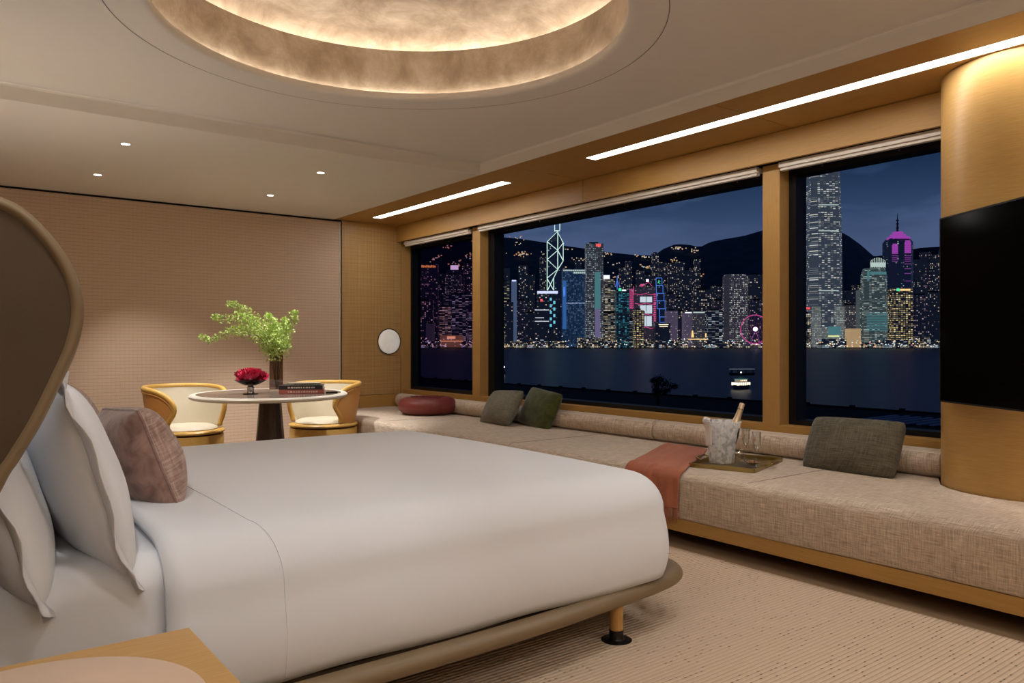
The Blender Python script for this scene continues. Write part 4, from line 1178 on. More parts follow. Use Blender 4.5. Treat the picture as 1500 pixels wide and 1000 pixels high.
PLACED = []
def bld(name, label, x0, x1, yt, D, mat, group=None, dep=34., roof=True, yaw=0., shape=None, cat='building', taper=None):
    # stand it behind whatever already occupies the plot
    moved = True
    while moved:
        moved = False
        for a, b, c, d in PLACED:
            if x0 < b-.05 and x1 > a+.05 and D < d+3 and D+dep > c-3: D = d+3.5; moved = True
    PLACED.append((x0, x1, D, D+dep))
    q = empty(name, far((x0+x1)/2, D, GROUND), -YAW+yaw); tag(q, label, cat, group)
    w_ = (x1-x0)/FPX*D; h = zat(yt, D)-GROUND
    if shape == 'chamfer':
        c = w_*.18
        pl = [(-w_/2+c, 0), (w_/2-c, 0), (w_/2, c), (w_/2, dep-c), (w_/2-c, dep), (-w_/2+c, dep), (-w_/2, dep-c), (-w_/2, c)]
        n = 8; V = [(x, y, 0) for x, y in pl]+[(x, y, h*.965) for x, y in pl]+[(x*.80, y*.8+dep*.1, h) for x, y in pl]
        F = [tuple(range(n-1, -1, -1)), tuple(range(2*n, 3*n))]
        for k in range(2):
            for i in range(n): F.append((k*n+i, k*n+(i+1) % n, (k+1)*n+(i+1) % n, (k+1)*n+i))
        mesh('tower', V, F, mat, q)
    elif taper:
        V, F = [], []
        for i, (fz, fw) in enumerate(taper):
            a = w_/2*fw; c = a*.30; yo = dep/2-dep/2*fw
            V += [(x, y, h*fz) for x, y in ((-a+c, yo), (a-c, yo), (a, yo+c), (a, dep-yo-c), (a-c, dep-yo), (-a+c, dep-yo), (-a, dep-yo-c), (-a, yo+c))]
        n = 8
        for k in range(len(taper)-1):
            for i in range(n): F.append((k*n+i, k*n+(i+1) % n, (k+1)*n+(i+1) % n, (k+1)*n+i))
        F.append(tuple(range((len(taper)-1)*n, len(taper)*n)))
        mesh('tower', V, F, mat, q)
    else:
        box('tower', (-w_/2, 0, 0), (w_/2, dep, h), mat, q)
    if roof and shape is None and not taper:
        box('roof_plant', (-w_*.28, dep*.2, h), (w_*.22, dep*.8, h+4.5), dkm, q)
    q['pd'] = D
    del q['pd']
    def at(px, py, dy=-.8): return ((px-(x0+x1)/2)/FPX*D, dy, zat(py, D)-GROUND)
    return q, at
def sign(q, at, x0, x1, y0, y1, em, name='lit_sign', th=1.2):
    a = at(x0, y1); b = at(x1, y0); return box(name, (a[0], a[1]-th, a[2]), (b[0], a[1]+.4, b[2]), EM[em] if isinstance(em, str) else em, q)
def line(q, at, pts, em, w=.9, name='lit_edge'):
    return tube(name, [at(*p) for p in pts], w, EM[em], q, 5)

# ---- ground, water, hills
D0 = 1960
gr = far(750, 0)
def slab(name, px0, px1, Da, Db, z0, z1, mat):
    P = [far(px0, Da), far(px1, Da), far(px1, Db), far(px0, Db)]
    V = [(p.x, p.y, z0) for p in P]+[(p.x, p.y, z1) for p in P]
    return mesh(name, V, [(3, 2, 1, 0), (4, 5, 6, 7), (0, 1, 5, 4), (1, 2, 6, 5), (2, 3, 7, 6), (3, 0, 4, 7)], mat)
struct(slab('far_shore', 200, 1800, D0, 2500, SEA-2, GROUND, mat_plain('quay_ground', (.015, .015, .017), .9)))
m, nt = new_mat('harbour_water_surface'); t = NT(nt); o = t.obj()
wv = t.math('ADD', t.math('MULTIPLY', t.noise(t.scale(o, (.02, .10, .1)), 1.0, 2, .5), .35), t.noise(t.scale(o, (.004, .022, .01)), 1.0, 2))
t.out(t.pbsdf((.006, .040, .095), .34, 0, t.bump(wv, .28, 1.2), .05)); M['water'] = m
wtr = empty('harbour_water', (0, 0, SEA), -YAW); struct(wtr)
wp = mesh('water_surface', [(-3000, 40, 0), (3500, 40, 0), (3500, 2600, 0), (-3000, 2600, 0)], [(0, 1, 2, 3)], M['water'], wtr)
ridge = [(200, 352), (560, 350), (620, 345), (690, 339), (735, 346), (760, 348), (800, 354), (830, 359), (860, 363), (890, 368), (930, 372), (958, 373), (972, 363), (990, 356), (1010, 357), (1025, 361), (1040, 353), (1060, 349), (1090, 344), (1117, 336), (1145, 322), (1160, 317), (1180, 320), (1200, 325), (1240, 342), (1262, 358), (1280, 374), (1305, 394), (1340, 412), (1420, 425), (1900, 440)]
def interp(L, x):
    for (a, b), (c, d) in zip(L[:-1], L[1:]):
        if a <= x <= c: return b+(d-b)*(x-a)/(c-a)
    return L[-1][1]
DR_, DF_ = 3600, 2330
def hillpt(px, s):
    D = DF_+(DR_-DF_)*s
    y = interp(ridge, px)
    zr = zat(y, DR_)
    nz = 26*math.sin(px*.045+s*5)+15*math.sin(px*.11+s*9)
    z = GROUND-4+(zr-GROUND)*(s**.75)+nz*s*(1-s)*1.4
    return far(px, D, z)
hv, hf = [], []
pxs = [300+i*8 for i in range(0, 190)]
for px in pxs:
    for k in range(15): hv.append(hillpt(px, k/14))
    p = far(px, 4600, GROUND); hv.append(p)
for i in range(len(pxs)-1):
    for k in range(15): hf.append((i*16+k, (i+1)*16+k, (i+1)*16+k+1, i*16+k+1))
hm = mat_plain('hazy_slope', (.045, .065, .10), .95, spec=.1, nz=.5, nscale=.02)  # bluish base colour has night haze painted in
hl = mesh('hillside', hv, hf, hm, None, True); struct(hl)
ridge2 = [(900, 378), (1200, 374), (1290, 375), (1320, 369), (1345, 363), (1380, 361), (1450, 366), (1600, 372), (1900, 380)]
v2 = []
for i in range(60):
    px = 900+i*16; y = interp(ridge2, px)
    v2 += [far(px, 6000, -10), far(px, 7200, zat(y, 7200)), far(px, 8200, -10)]
f2 = []
for i in range(59):
    for k in range(2): f2.append((i*3+k, (i+1)*3+k, (i+1)*3+k+1, i*3+k+1))
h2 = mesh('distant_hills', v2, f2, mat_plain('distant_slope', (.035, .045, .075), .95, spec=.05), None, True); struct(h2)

def island_mat(name, stops, st):
    m, nt = new_mat(name); t = NT(nt)
    g = t.n('ShaderNodeNewGeometry')
    nd = t.nt.nodes.new('ShaderNodeValToRGB'); nd.color_ramp.interpolation = 'CONSTANT'
    e = nd.color_ramp.elements
    while len(e) < len(stops): e.new(.5)
    for i, (p, c) in enumerate(stops): e[i].position = p; e[i].color = (*c, 1)
    t.put(nd.inputs[0], g.outputs['Random Per Island'])
    em = t.n('ShaderNodeEmission', ins={'Color': nd.outputs[0], 'Strength': st}); t.out(em.outputs[0]); return noemit(m)
rr = random.Random(41)
def specks(name, pts, mat, label, cat):
    V, F = [], []
    for p, a, b in pts:
        v, f = bxv((-a, -1.5, -b), (a, 1.5, b)); k = len(V)
        V += [tuple(p+RGT*q[0]+FWD*q[1]+Vector((0, 0, q[2]))) for q in v]; F += [tuple(i+k for i in g) for g in f]
    o = mesh(name, V, F, mat); tag(o, label, cat, None, 'stuff'); return o
pts = []
for k in range(60):
    s0 = rr.uniform(.25, 1.0)**.7; px0 = rr.choice([rr.uniform(600, 1000), rr.uniform(600, 1000), rr.uniform(600, 780), rr.uniform(960, 1130)])
    for j in range(rr.randint(3, 12)):
        px = px0+rr.gauss(0, 5); s = min(1, max(.15, s0+rr.gauss(0, .012)))
        if px > 1030 and s < .9: continue
        a = rr.uniform(1.3, 3.4); pts.append((hillpt(px, s)+Vector((0, 0, rr.uniform(2, 12)))-FWD*25, a, rr.uniform(1.2, 2.4)))
specks('hillside_lights', pts, island_mat('hill_lamps', [(0, (1., .62, .32)), (.5, (1., .82, .6)), (.8, (1., .45, .2)), (.93, (.8, .9, 1.))], .55), 'scattered warm lights of houses on the dark hillside', 'lights')
pts = []
for k in range(400):
    px = rr.uniform(600, 1420); D = D0+rr.uniform(1, 6)
    z = GROUND+abs(rr.gauss(0, 1))*11+1.5; a = rr.uniform(.5, 1.3)*(1.8 if rr.random() < .12 else 1); 
    pts.append((far(px, D, z), a, rr.uniform(.5, 1.5)))
specks('quayside_lights', pts, island_mat('quay_lamps', [(0, (1., .72, .42)), (.35, (1., .92, .8)), (.6, (.75, 1., .9)), (.72, (1., .5, .2)), (.86, (.6, .8, 1.)), (.95, (1., .3, .45))], 1.0), 'mixed small lamps strung along the far quay', 'lights')

# ---- the towers across the water (px ranges are read off the skyline; distances about two kilometres)
HG = 'plain residential towers on the hillside'
hill_lab = 'slim residential tower with scattered warm windows on the dark hillside'
hill_kinds = {'resid': 'slim tower with many warm and white windows on the dark hillside', 'resid2': 'slim tower with large amber windows on the dark hillside', 'sparse': 'slim dark tower with only a few lit windows on the hillside', 'sparsep': 'slim mauve tinted tower with a few lit windows on the hillside'}
def residential(x0, x1, yt, D, mk): return bld('residential_tower', hill_kinds[mk], x0, x1, yt, D, MC[mk], HG, 22.)
for x0, x1, yt, D, mk in [(680, 694, 385, 2420, 'resid2'), (737, 747, 392, 2480, 'sparse'), (760, 773, 388, 2420, 'resid'), (774, 784, 402, 2440, 'sparse'), (791, 802, 376, 2460, 'resid'),
        (843, 852, 380, 2500, 'sparse'), (908, 917, 392, 2440, 'resid'), (917, 926, 382, 2440, 'resid2'), (933, 945, 396, 2430, 'resid2'), (946, 955, 402, 2450, 'sparse'), (956, 965, 371, 2480, 'resid2'), (966, 976, 384, 2450, 'resid'),
        (979, 990, 386, 2420, 'resid2'), (991, 1003, 383, 2440, 'resid'), (1003, 1012, 396, 2430, 'sparse'), (1012, 1019, 392, 2460, 'resid'), (1018, 1026, 380, 2440, 'resid2'), (1238, 1252, 425, 2400, 'sparse'), (1252, 1266, 418, 2420, 'sparse'), (1176, 1190, 418, 2420, 'sparse'),
        (1341, 1352, 380, 2300, 'sparse'), (1352, 1364, 369, 2320, 'sparsep'), (1364, 1380, 373, 2310, 'resid'), (1380, 1400, 366, 2320, 'sparse'), (640, 650, 400, 2430, 'sparse'), (600, 616, 380, 2430, 'sparse'), (700, 716, 372, 2430, 'resid'), (716, 734, 386, 2430, 'resid2')]:
    residential(x0, x1, yt, D, mk)
OG = 'anonymous mid rise office blocks'
off_lab = 'dark mid rise office block with rows of lit windows near the quay'
for x0, x1, yt, D, mk in [(740, 752, 442, 2080, 'sparse'), (757, 772, 440, 2120, 'sparsep'), (770, 784, 458, 2060, 'sparse'), (860, 872, 470, 2150, 'sparse'), (922, 932, 468, 2040, 'strip'), (976, 990, 430, 2200, 'sparsep'), (990, 1003, 436, 2210, 'sparse'),
        (1017, 1044, 424, 2180, 'resid2'), (1044, 1064, 419, 2200, 'resid'), (1046, 1062, 440, 2120, 'sparsep'), (1099, 1117, 402, 2160, 'sparse'), (1100, 1120, 440, 2080, 'sparsep'), (1236, 1256, 447, 2090, 'grey'), (1255, 1268, 440, 2140, 'sparse'), (1340, 1362, 432, 2080, 'sparsep'), (1360, 1382, 428, 2090, 'sparse'), (1120, 1150, 415, 2140, 'resid'), (1130, 1160, 440, 2080, 'strip')]:
    bld('office_block', {'sparse': 'dark mid rise block with few lit windows near the far quay', 'sparsep': 'mauve tinted mid rise block with few lit windows near the far quay', 'strip': 'mid rise block with white lit floor strips near the far quay', 'resid': 'mid rise block with many warm and white windows near the far quay', 'resid2': 'mid rise block with large amber windows near the far quay', 'grey': 'grey mid rise block beside the foot of the tallest tower'}[mk], x0, x1, yt, D, MC[mk], OG, 28.)
# first window
q, at = bld('hotel_tower', 'dark curved hotel tower with glowing orange sign along its roof', 616, 641, 386, 2250, MC['sparsep'])
for i in range(9): sign(q, at, 617.5+i*2.35, 619.2+i*2.35, 388.2+(i % 3)*.4, 391.6, 'orange', 'sign_letter')
q, at = bld('office_tower', 'dark tower topped by a bright white square sign', 654, 678, 396, 2330, MC['sparsep'], roof=False)
sign(q, at, 660, 671.5, 388.5, 394.8, 'white')
bld('office_tower', 'tower dotted all over with pale green windows below the white sign', 652, 675, 402, 2250, MC['greendot'])
bld('office_slab', 'broad low slab with two long lit window bands', 650, 694, 431, 2200, MC['strip'])
bld('office_tower', 'narrow dark tower with lit window rows beside the floodlit hall', 643, 661, 449, 2080, MC['stripy'])
bld('office_tower', 'dark blocky tower with pale window rows above the floodlit hall', 661, 684, 452, 2090, MC['strip'])
bld('office_tower', 'dark stepped tower at the end of the skyline below the orange sign', 610, 634, 440, 2120, MC['resid2'])
q, at = bld('concrete_block', 'plain grey windowless block near the quay', 624, 635, 474, 2020, mat_plain('glow_concrete', (.10, .095, .12), .8, Emission_Color=(.045, .04, .055, 1), Emission_Strength=.6))  # grey tone lifted by emission painted into the windowless wall
q, at = bld('floodlit_hall', 'low hall floodlit in orange behind the quay', 645, 678, 491, 2000, mat_plain('hall_wall', (.3, .2, .13), .8, Emission_Color=(.16, .085, .04, 1), Emission_Strength=1.), roof=False)
sign(q, at, 655, 667, 492.5, 496, 'amber', 'lit_frieze'); sign(q, at, 645, 678, 499, 500, 'amber', 'lit_frieze')
# main window
bld('office_tower', 'slab with yellow green lit floors at the edge of the wide window', 730, 746, 412, 2060, mat_city('lime_facade', DK, 10., 5., .5, (.75, .85, .3), WW, .6, .9, .45, 31., .6))
q, at = bld('slender_tower', 'slender pale blue tower with a lit cap', 749, 757, 410, 2110, mat_plain('pale_blue_skin', (.1, .13, .2), .5, Emission_Color=(.05, .07, .12, 1), Emission_Strength=1.))
sign(q, at, 750, 756, 410, 412, 'lav', 'lit_cap')
# crystalline tower outlined with white lines
q, at = bld('outlined_tower', 'triangular glass tower outlined by white zigzag lights with twin masts', 801.5, 825, 384, 2260, MC['center'], roof=False, dep=40.)
t0 = at(801.5, 424)[2]
w1 = [(801.5, 354), (816.5, 339), (825, 355.5)]
V = [at(801.5, 384, 0), at(825, 384, 0), at(825, 384, 38), at(801.5, 384, 38), at(801.5, 354, 0), at(825, 355.5, 0), at(825, 355.5, 38), at(801.5, 354, 38), at(816.5, 339, 19)]
mesh('prism_top', V, [(0, 1, 5, 4), (1, 2, 6, 5), (2, 3, 7, 6), (3, 0, 4, 7), (4, 5, 8), (5, 6, 8), (6, 7, 8), (7, 4, 8)], MC['center'], q)
for P in ([(801.5, 425), (801.5, 354), (816.5, 339), (825, 355.5), (825, 382), (817, 394.5)], [(817, 339), (817, 394.5)], [(801.5, 354), (817, 366.5), (825, 355.5)], [(817, 366.5), (801.5, 380), (817, 394.5), (801.5, 407)],
          [(817, 366.5), (825, 382)], [(817, 394.5), (811, 407), (811, 425)], [(801.5, 408), (811, 425)], [(811, 407), (802, 425)], [(812.5, 339), (812.5, 320)], [(820, 337), (820, 320)], [(812.5, 338), (820, 338)]):
    line(q, at, P, 'mint', 1.05)
q, at = bld('capped_tower', 'dark tower under a glowing lavender roof slab with cyan light column', 787, 817, 430, 2060, MC['sparse'], roof=False)
sign(q, at, 787, 817, 426.2, 429.8, 'lav', 'lit_cap', 3)
for i in range(9): sign(q, at, 805.3+(i % 2)*5.2, 808.2+(i % 2)*5.2, 436+i*4.8, 440.2+i*4.8, 'cyan', 'light_panel')
sign(q, at, 791.5, 795, 438, 441.5, 'red', 'warning_lamp')
q, at = bld('office_block', 'black block edged by thin white lit floor lines', 783, 804, 452, 2010, MC['sparse'], roof=False)
for yy, a, b in ((453.5, 783.5, 804), (465, 784, 797), (470, 783.5, 804)): sign(q, at, a, b, yy, yy+.7, 'white', 'lit_line')
q, at = bld('blue_tower', 'broad dark blue glass tower with pale lit crown and glowing blue edge', 824, 859, 394, 2080, MC['blue'], roof=False)
for i in range(12): sign(q, at, 825+i*2.8, 827.2+i*2.8, 395, 397, 'crown', 'crown_light'); 
for i in range(6): sign(q, at, 840+i*2.9, 842.2+i*2.9, 398, 400.5, 'crown', 'crown_light')
sign(q, at, 824.3, 829.5, 411, 482, 'blue2', 'blue_edge'); sign(q, at, 825, 828, 420, 434, 'blue', 'blue_edge')
for i in range(14): sign(q, at, 830+i*2, 831.2+i*2, 443.5, 444.2, 'lav', 'lit_line'); 
q, at = bld('tall_slab', 'tall pale slab tower with red rooftop sign and teal lit centre strip', 858.5, 884, 356.5, 2030, MC['slab'])
sign(q, at, 873, 880, 357.3, 361, 'red'); sign(q, at, 871, 879.5, 398, 452, 'tealcol', 'light_column'); sign(q, at, 871.5, 879, 452, 494, 'purplecol', 'light_column')
q, at = bld('yellow_office', 'office block striped with bright yellow lit floors under a white sign', 880, 901, 409, 1995, MC['stripy'], roof=False)
sign(q, at, 881, 893, 403, 408.5, 'white'); sign(q, at, 880, 901.2, 455, 459, dkm, 'dark_floor')
q, at = bld('spire_tower', 'blue and teal lit tower with a small blue spire', 903, 922, 425, 2020, MC['teal'], roof=False)
line(q, at, [(904, 424), (904, 404)], 'blue', .8, 'spire'); line(q, at, [(901.5, 420), (904, 410), (908, 420)], 'blue', .9, 'spire'); sign(q, at, 906, 910, 422, 426, 'green', 'emblem'); sign(q, at, 911, 917, 424, 426, 'white')
# trussed bank with white screens
q, at = bld('trussed_tower', 'grey trussed tower with three white screens and pink lit frames', 928, 961, 421, 2040, MC['hsb'], roof=False)
for x0, x1, y0, y1 in ((937.5, 945.8, 434.5, 442.5), (946.8, 955, 434.5, 442.5), (937.5, 945.8, 447, 455), (946.8, 955, 447, 459), (944.5, 946.3, 455, 459), (944, 946.2, 463, 477.5), (947, 954.5, 463, 477.5)): sign(q, at, x0, x1, y0, y1, 'screen', 'screen')
for yy in (431, 445, 461, 480): line(q, at, [(930, yy-1), (937, yy+.8), (946, yy-1.2), (954, yy+.8), (961, yy-1)], 'pink', .75, 'truss_light')
for i in range(10): sign(q, at, 922, 928, 424+i*2.9, 425.4+i*2.9, 'pink', 'ladder_light')
box('side_shaft', at(921.5, 490, 0), tuple(a+b for a, b in zip(at(928.5, 422, 0), (0, 20, 0))), MC['hsb'], q)
for i in range(14): sign(q, at, 957.5, 960.5, 430+i*3, 431.6+i*3, 'pink', 'ladder_light')
line(q, at, [(928, 419), (928, 432)], 'pink', .8, 'truss_light'); line(q, at, [(942, 418), (950, 413), (955, 419)], 'pink', .8, 'roof_crane'); sign(q, at, 946.5, 950, 409, 412.5, 'hub', 'roof_lamp'); sign(q, at, 938, 942, 416, 419.5, 'pink', 'roof_lamp')
bld('office_block', 'brown office block with amber windows in front of the trussed tower', 930, 943, 454, 1990, MC['gold'])
q, at = bld('stepped_tower', 'stepped tower drawn in neon blue outlines with a green emblem', 961.5, 974, 417, 2060, MC['center'], roof=False)
for x0, x1, y0, y1 in ((961, 969.5, 407, 417.5), (961.5, 971, 418, 429.5), (962, 972.5, 429.5, 440.5), (962.5, 974, 440.5, 452), (966, 975, 452, 464), (966.5, 976, 464, 472)):
    line(q, at, [(x0, y0), (x1, y0), (x1, y1), (x0, y1), (x0, y0)], 'blue', .75, 'neon_outline')
sign(q, at, 961.2, 969.3, 407.2, 417.3, dkm, 'sign_box', .2); line(q, at, [(963.5, 415, -2), (965, 410, -2), (967, 412, -2), (964.5, 413.5, -2), (967, 416, -2)], 'green', .7, 'emblem')
q, at = bld('low_block', 'squat block with glowing cream roof terrace', 960, 982, 473, 1990, MC['sparse'], roof=False)
sign(q, at, 965, 979, 474.5, 476, 'boat', 'lit_line'); sign(q, at, 966, 978, 477.5, 478.6, 'boat', 'lit_line')
bld('mauve_block', 'softly floodlit mauve block beside the neon stepped tower', 977, 993, 455, 2010, MC['mauve'])
bld('mauve_block', 'warm windowed block between mauve block and white topped pair', 992, 1003, 456, 2012, MC['resid2'])
q, at = bld('white_topped_block', 'narrow mauve block with bright white roof line', 1003, 1013.5, 457.5, 1995, MC['mauve'], roof=False); sign(q, at, 1003.2, 1013, 457, 458.5, 'white', 'roof_line')
q, at = bld('white_topped_block', 'wider grey block with white roof line and amber uplight at its corner', 1015, 1033, 457, 1990, MC['grey'], roof=False); sign(q, at, 1015.5, 1032, 456.5, 458.2, 'crown', 'roof_line')
V = [at(1012.5, 494), at(1016.5, 494), at(1015.2, 484), at(1013.6, 484)]
mesh('uplight', V, [(0, 1, 2, 3)], EM['amber'], q); sign(q, at, 1033, 1034.6, 488, 494, 'amber', 'uplight'); sign(q, at, 1008, 1037, 496, 497.3, 'amber', 'lit_line')
bld('dark_office', 'black office block with uneven bright floor strips', 1036, 1060, 455, 1998, MC['strip'])
q, at = bld('porthole_tower', 'grey tower with chamfered roof covered by rows of round lit windows', 1062, 1098, 401, 2000, MC['dots'], shape='chamfer')
# Ferris wheel
FWD_D = 1945
fw = empty('ferris_wheel', far(1106, FWD_D, GROUND), -YAW); tag(fw, 'large pink lit Ferris wheel with a white hub on the quay', 'ferris wheel')
fr_, fz_ = 21.0/FPX*FWD_D, zat(482, FWD_D)-GROUND
tube('rim', [(fr_*math.cos(2*PI*i/48), 0, fz_+fr_*math.sin(2*PI*i/48)) for i in range(48)], .75, EM['pink'], fw, 6, True)
tube('rim', [(fr_*.95*math.cos(2*PI*i/48), 3, fz_+fr_*.95*math.sin(2*PI*i/48)) for i in range(48)], .4, cem('sign_rim', (.8, .06, .35), .35), fw, 6, True)
spm = cem('sign_spoke', (.55, .05, .45), .16)
for i in range(20):
    a = 2*PI*i/20; tube('spoke', [(0, 1, fz_), (fr_*math.cos(a), 1, fz_+fr_*math.sin(a))], .30, spm, fw, 4)
for s in (-1, 1): tube('support_leg', [(0, -2, fz_), (s*15, -4, 0)], .7, EM['magd'], fw, 5)
lathe('hub', [(0, -2), (5.2, -2), (5.2, 2), (0, 2)], EM['hub'], fw, 20).matrix_local = Matrix.Translation((0, -3, fz_)) @ Matrix.Rotation(PI/2, 4, 'X')
cme = bpy.data.meshes.new('gondola'); v_, f_ = bxv((-1.1, -1.2, -2.6), (1.1, 1.2, -.4)); cme.from_pydata(v_, [], f_); cme.materials.append(EM['magd'])
for i in range(28):
    a = 2*PI*i/28; o = bpy.data.objects.new('gondola', cme); COL.objects.link(o); o.parent = fw; o.location = (fr_*math.cos(a), 1, fz_+fr_*math.sin(a))
box('boarding_deck', (-22, -6, 0), (22, 8, 4), MC['low'], fw)
# third window
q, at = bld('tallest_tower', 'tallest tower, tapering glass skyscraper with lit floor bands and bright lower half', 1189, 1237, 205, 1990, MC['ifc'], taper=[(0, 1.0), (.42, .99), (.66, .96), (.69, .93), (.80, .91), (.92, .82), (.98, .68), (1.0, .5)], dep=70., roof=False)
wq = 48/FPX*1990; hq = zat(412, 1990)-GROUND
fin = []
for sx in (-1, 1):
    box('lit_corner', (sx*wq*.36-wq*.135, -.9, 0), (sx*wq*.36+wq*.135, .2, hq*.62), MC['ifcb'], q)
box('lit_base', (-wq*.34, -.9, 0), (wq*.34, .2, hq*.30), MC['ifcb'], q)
sign(q, at, 1213, 1231, 478, 490, 'tealcol', 'lobby_glow'); sign(q, at, 1213, 1229, 491, 493.5, 'lemon', 'lobby_glow')
for yy in (299.5, 337.5, 425): sign(q, at, 1199, 1228, yy, yy+1., 'crown', 'lit_line')
q, at = bld('crowned_tower', 'pale green tower with a rounded glowing crown', 1267.5, 1303, 392, 2010, MC['greenw'], taper=[(0, 1.), (.62, 1.), (.63, .97), (.9, .96), (.96, .88), (1.0, .78)], dep=40., roof=False)
for i in range(9):
    a = -1.0+2*i/8
    line(q, at, [(1286+a*10.5, 392), (1286+a*11, 383+abs(a)**2*2.2), (1286+a*9.6, 377.2+abs(a)**2*3.5)], 'crown', .85, 'crown_fin')
sign(q, at, 1275, 1296, 384.5, 391, 'crown', 'crown_glow'); sign(q, at, 1274, 1298, 398, 402, 'tealcol', 'crown_glow'); sign(q, at, 1270, 1273, 395, 411, 'tealcol', 'crown_glow')
for i in range(11): sign(q, at, 1269.5, 1300, 459+i*2.4, 460.2+i*2.4, 'tealcol', 'lit_floor')
q, at = bld('purple_crowned_tower', 'dark glass tower with purple crown, purple lit panels and tall mast', 1304.5, 1341, 348, 2150, MC['center'], shape='chamfer', dep=60.)
for (a, b, c, d) in ((1306, 1341, 345.5, 349), (1311, 1335, 341.5, 345), (1315, 1331, 337.5, 341)):
    w_ = (b-a)/FPX*2150; lathe('crown_tier', [(0, 0), (w_/2, 0), (w_*.46, (d-c)/FPX*2150), (0, (d-c)/FPX*2150)], EM['mag'], q, 8, (at((a+b)/2, 345)[0], 30, at(1320, d)[2]))
tube('mast', [at(1322.5, 338, 30), at(1322.5, 328, 30), at(1322.5, 318, 30), at(1322.5, 310, 30)], [3.2, 2.2, 1.4, .4], mat_plain('mast_steel', (.05, .05, .07), .5), q, 6)
for yy in (332, 326, 321): lathe('mast_ring', [(0, 0), (4.2, .0), (3.5, 3), (0, 3)], mat_plain('mast_ring_steel', (.04, .04, .06), .5), q, 8, at(1322.5, yy, 30))
for a, b, y0, y1 in ((1306.5, 1315, 357, 372), (1325, 1334, 352, 371)):
    n_ = 7
    for i in range(n_): 
        sh = .9 if i == 0 else 0; sign(q, at, a+sh, b-sh, y0+(y1-y0)*i/n_, y0+(y1-y0)*(i+.86)/n_, 'mag', 'purple_panel')
for i, yy in enumerate((374, 376.5, 379, 382, 386, 393, 400, 411)):
    sign(q, at, 1325, 1334, yy, yy+.9, 'magd', 'purple_panel')
    if i < 4: sign(q, at, 1306.5, 1315, yy, yy+.9, 'magd', 'purple_panel')
q, at = bld('golden_block', 'office block glowing gold with green emblem at its roof corner', 1310, 1337, 422, 2010, MC['gold'], roof=False)
sign(q, at, 1313, 1317.5, 422.5, 426, 'green', 'emblem')
for i in range(8): sign(q, at, 1318.5+i*1.9, 1319.8+i*1.9, 423, 425.6, 'amber', 'sign_letter')
q, at = bld('curved_block', 'small white ribbed block beside the foot of the tallest tower', 1178.5, 1187.5, 459, 2000, MC['low']); sign(q, at, 1178, 1186, 450, 453, 'red')
q, at = bld('glass_shed', 'pale glass wing beside the crowned tower', 1262, 1270, 424, 2030, mat_plain('pale_wing', (.12, .14, .14), .5, Emission_Color=(.05, .058, .058, 1), Emission_Strength=1.), roof=False)
q, at = bld('cream_shed', 'low glowing cream shed on the quay between the towers', 1246, 1261, 481, 1995, mat_plain('cream_glow', (.4, .3, .2), .8, Emission_Color=(.45, .28, .13, 1), Emission_Strength=.8), roof=False)
# piers and quay buildings
PG = 'low pier buildings along the quay'
for i, (a, b, y) in enumerate([(616, 640, 500), (676, 696, 501), (736, 770, 500), (772, 800, 497), (800, 830, 499), (846, 884, 495), (886, 904, 500), (905, 935, 499), (938, 965, 497), (966, 985, 498), (986, 1008, 499), (1038, 1070, 501), (1040, 1068, 503), (1070, 1088, 500), (1176, 1205, 499), (1200, 1240, 496), (1232, 1265, 503), (1262, 1296, 501), (1296, 1330, 498), (1328, 1358, 503), (1340, 1362, 493), (1360, 1400, 497)]):
    bld('pier_building', 'low pier building with warm lit bays on the far quay' if i % 3 else 'low dark pier building with white lit strips on the far quay', a, b, y, D0+8+(i % 3)*9, MC['low'] if i % 3 else MC['strip'], PG, 12., False)
q, at = bld('pier_hall', 'wide pier hall with a white lettered roof sign', 1330, 1378, 489, 1990, MC['stripy'], roof=False)
cu = bpy.data.curves.new('sign_text', 'FONT'); cu.body = 'de'; cu.size = 13; cu.extrude = .4
to = bpy.data.objects.new('tmp_text', cu); COL.objects.link(to); bpy.context.view_layer.update()
tme = bpy.data.meshes.new_from_object(to.evaluated_get(bpy.context.evaluated_depsgraph_get())); bpy.data.objects.remove(to)
tme.materials.clear(); so = link('sign_text', tme, EM['white'], q); so.location = at(1353, 489.5, -2); so.rotation_euler = (PI/2, 0, 0)
line(q, at, [(1346.5, 484), (1349, 483.5), (1352, 486), (1354, 486.8)], 'white', .7, 'sign_swash')

# ---- ferry, launch and buoy
fd = 12.2*FPX/66.5
fe = empty('ferry', far(1085.5, fd, SEA), -YAW+R(35)); fe.scale = (.88, .88, .95); tag(fe, 'small lit ferry with dark hull crossing the harbour', 'ferry')
hullm = mat_plain('ferry_hull', (.05, .055, .09), .5)
def hull(L, B, H, fl=.18):
    V, F = [], []; n = 13
    for i in range(n):
        s = -1+2*i/(n-1); w_ = B/2*(1-abs(s)**3.2)**.6+.08
        V += [(s*L/2*.94, -w_*.8, -.3), (s*L/2, -w_, H+fl*abs(s)), (s*L/2, w_, H+fl*abs(s)), (s*L/2*.94, w_*.8, -.3)]
    for i in range(n-1):
        for k in range(4): F.append((i*4+k, (i+1)*4+k, (i+1)*4+(k+1) % 4, i*4+(k+1) % 4))
    F.append((0, 1, 2, 3)); F.append(tuple((n-1)*4+k for k in range(4))); return V, F
V, F = hull(6.6, 3.0, 1.05); mesh('hull', V, F, hullm, fe)
boxes('lower_deck', [((-2.9, -1.25, 1.1), (2.9, 1.25, 1.95))], cem('deck_light', (1., .80, .55), 1.6), fe)
box('deck_roof', (-2.95, -1.35, 1.95), (2.95, 1.35, 2.08), mat_plain('ferry_white', (.7, .68, .6), .5), fe)
for i in range(7): box('window_post', (-2.7+i*.9-.06, -1.3, 1.1), (-2.7+i*.9+.06, -1.24, 1.95), hullm, fe)
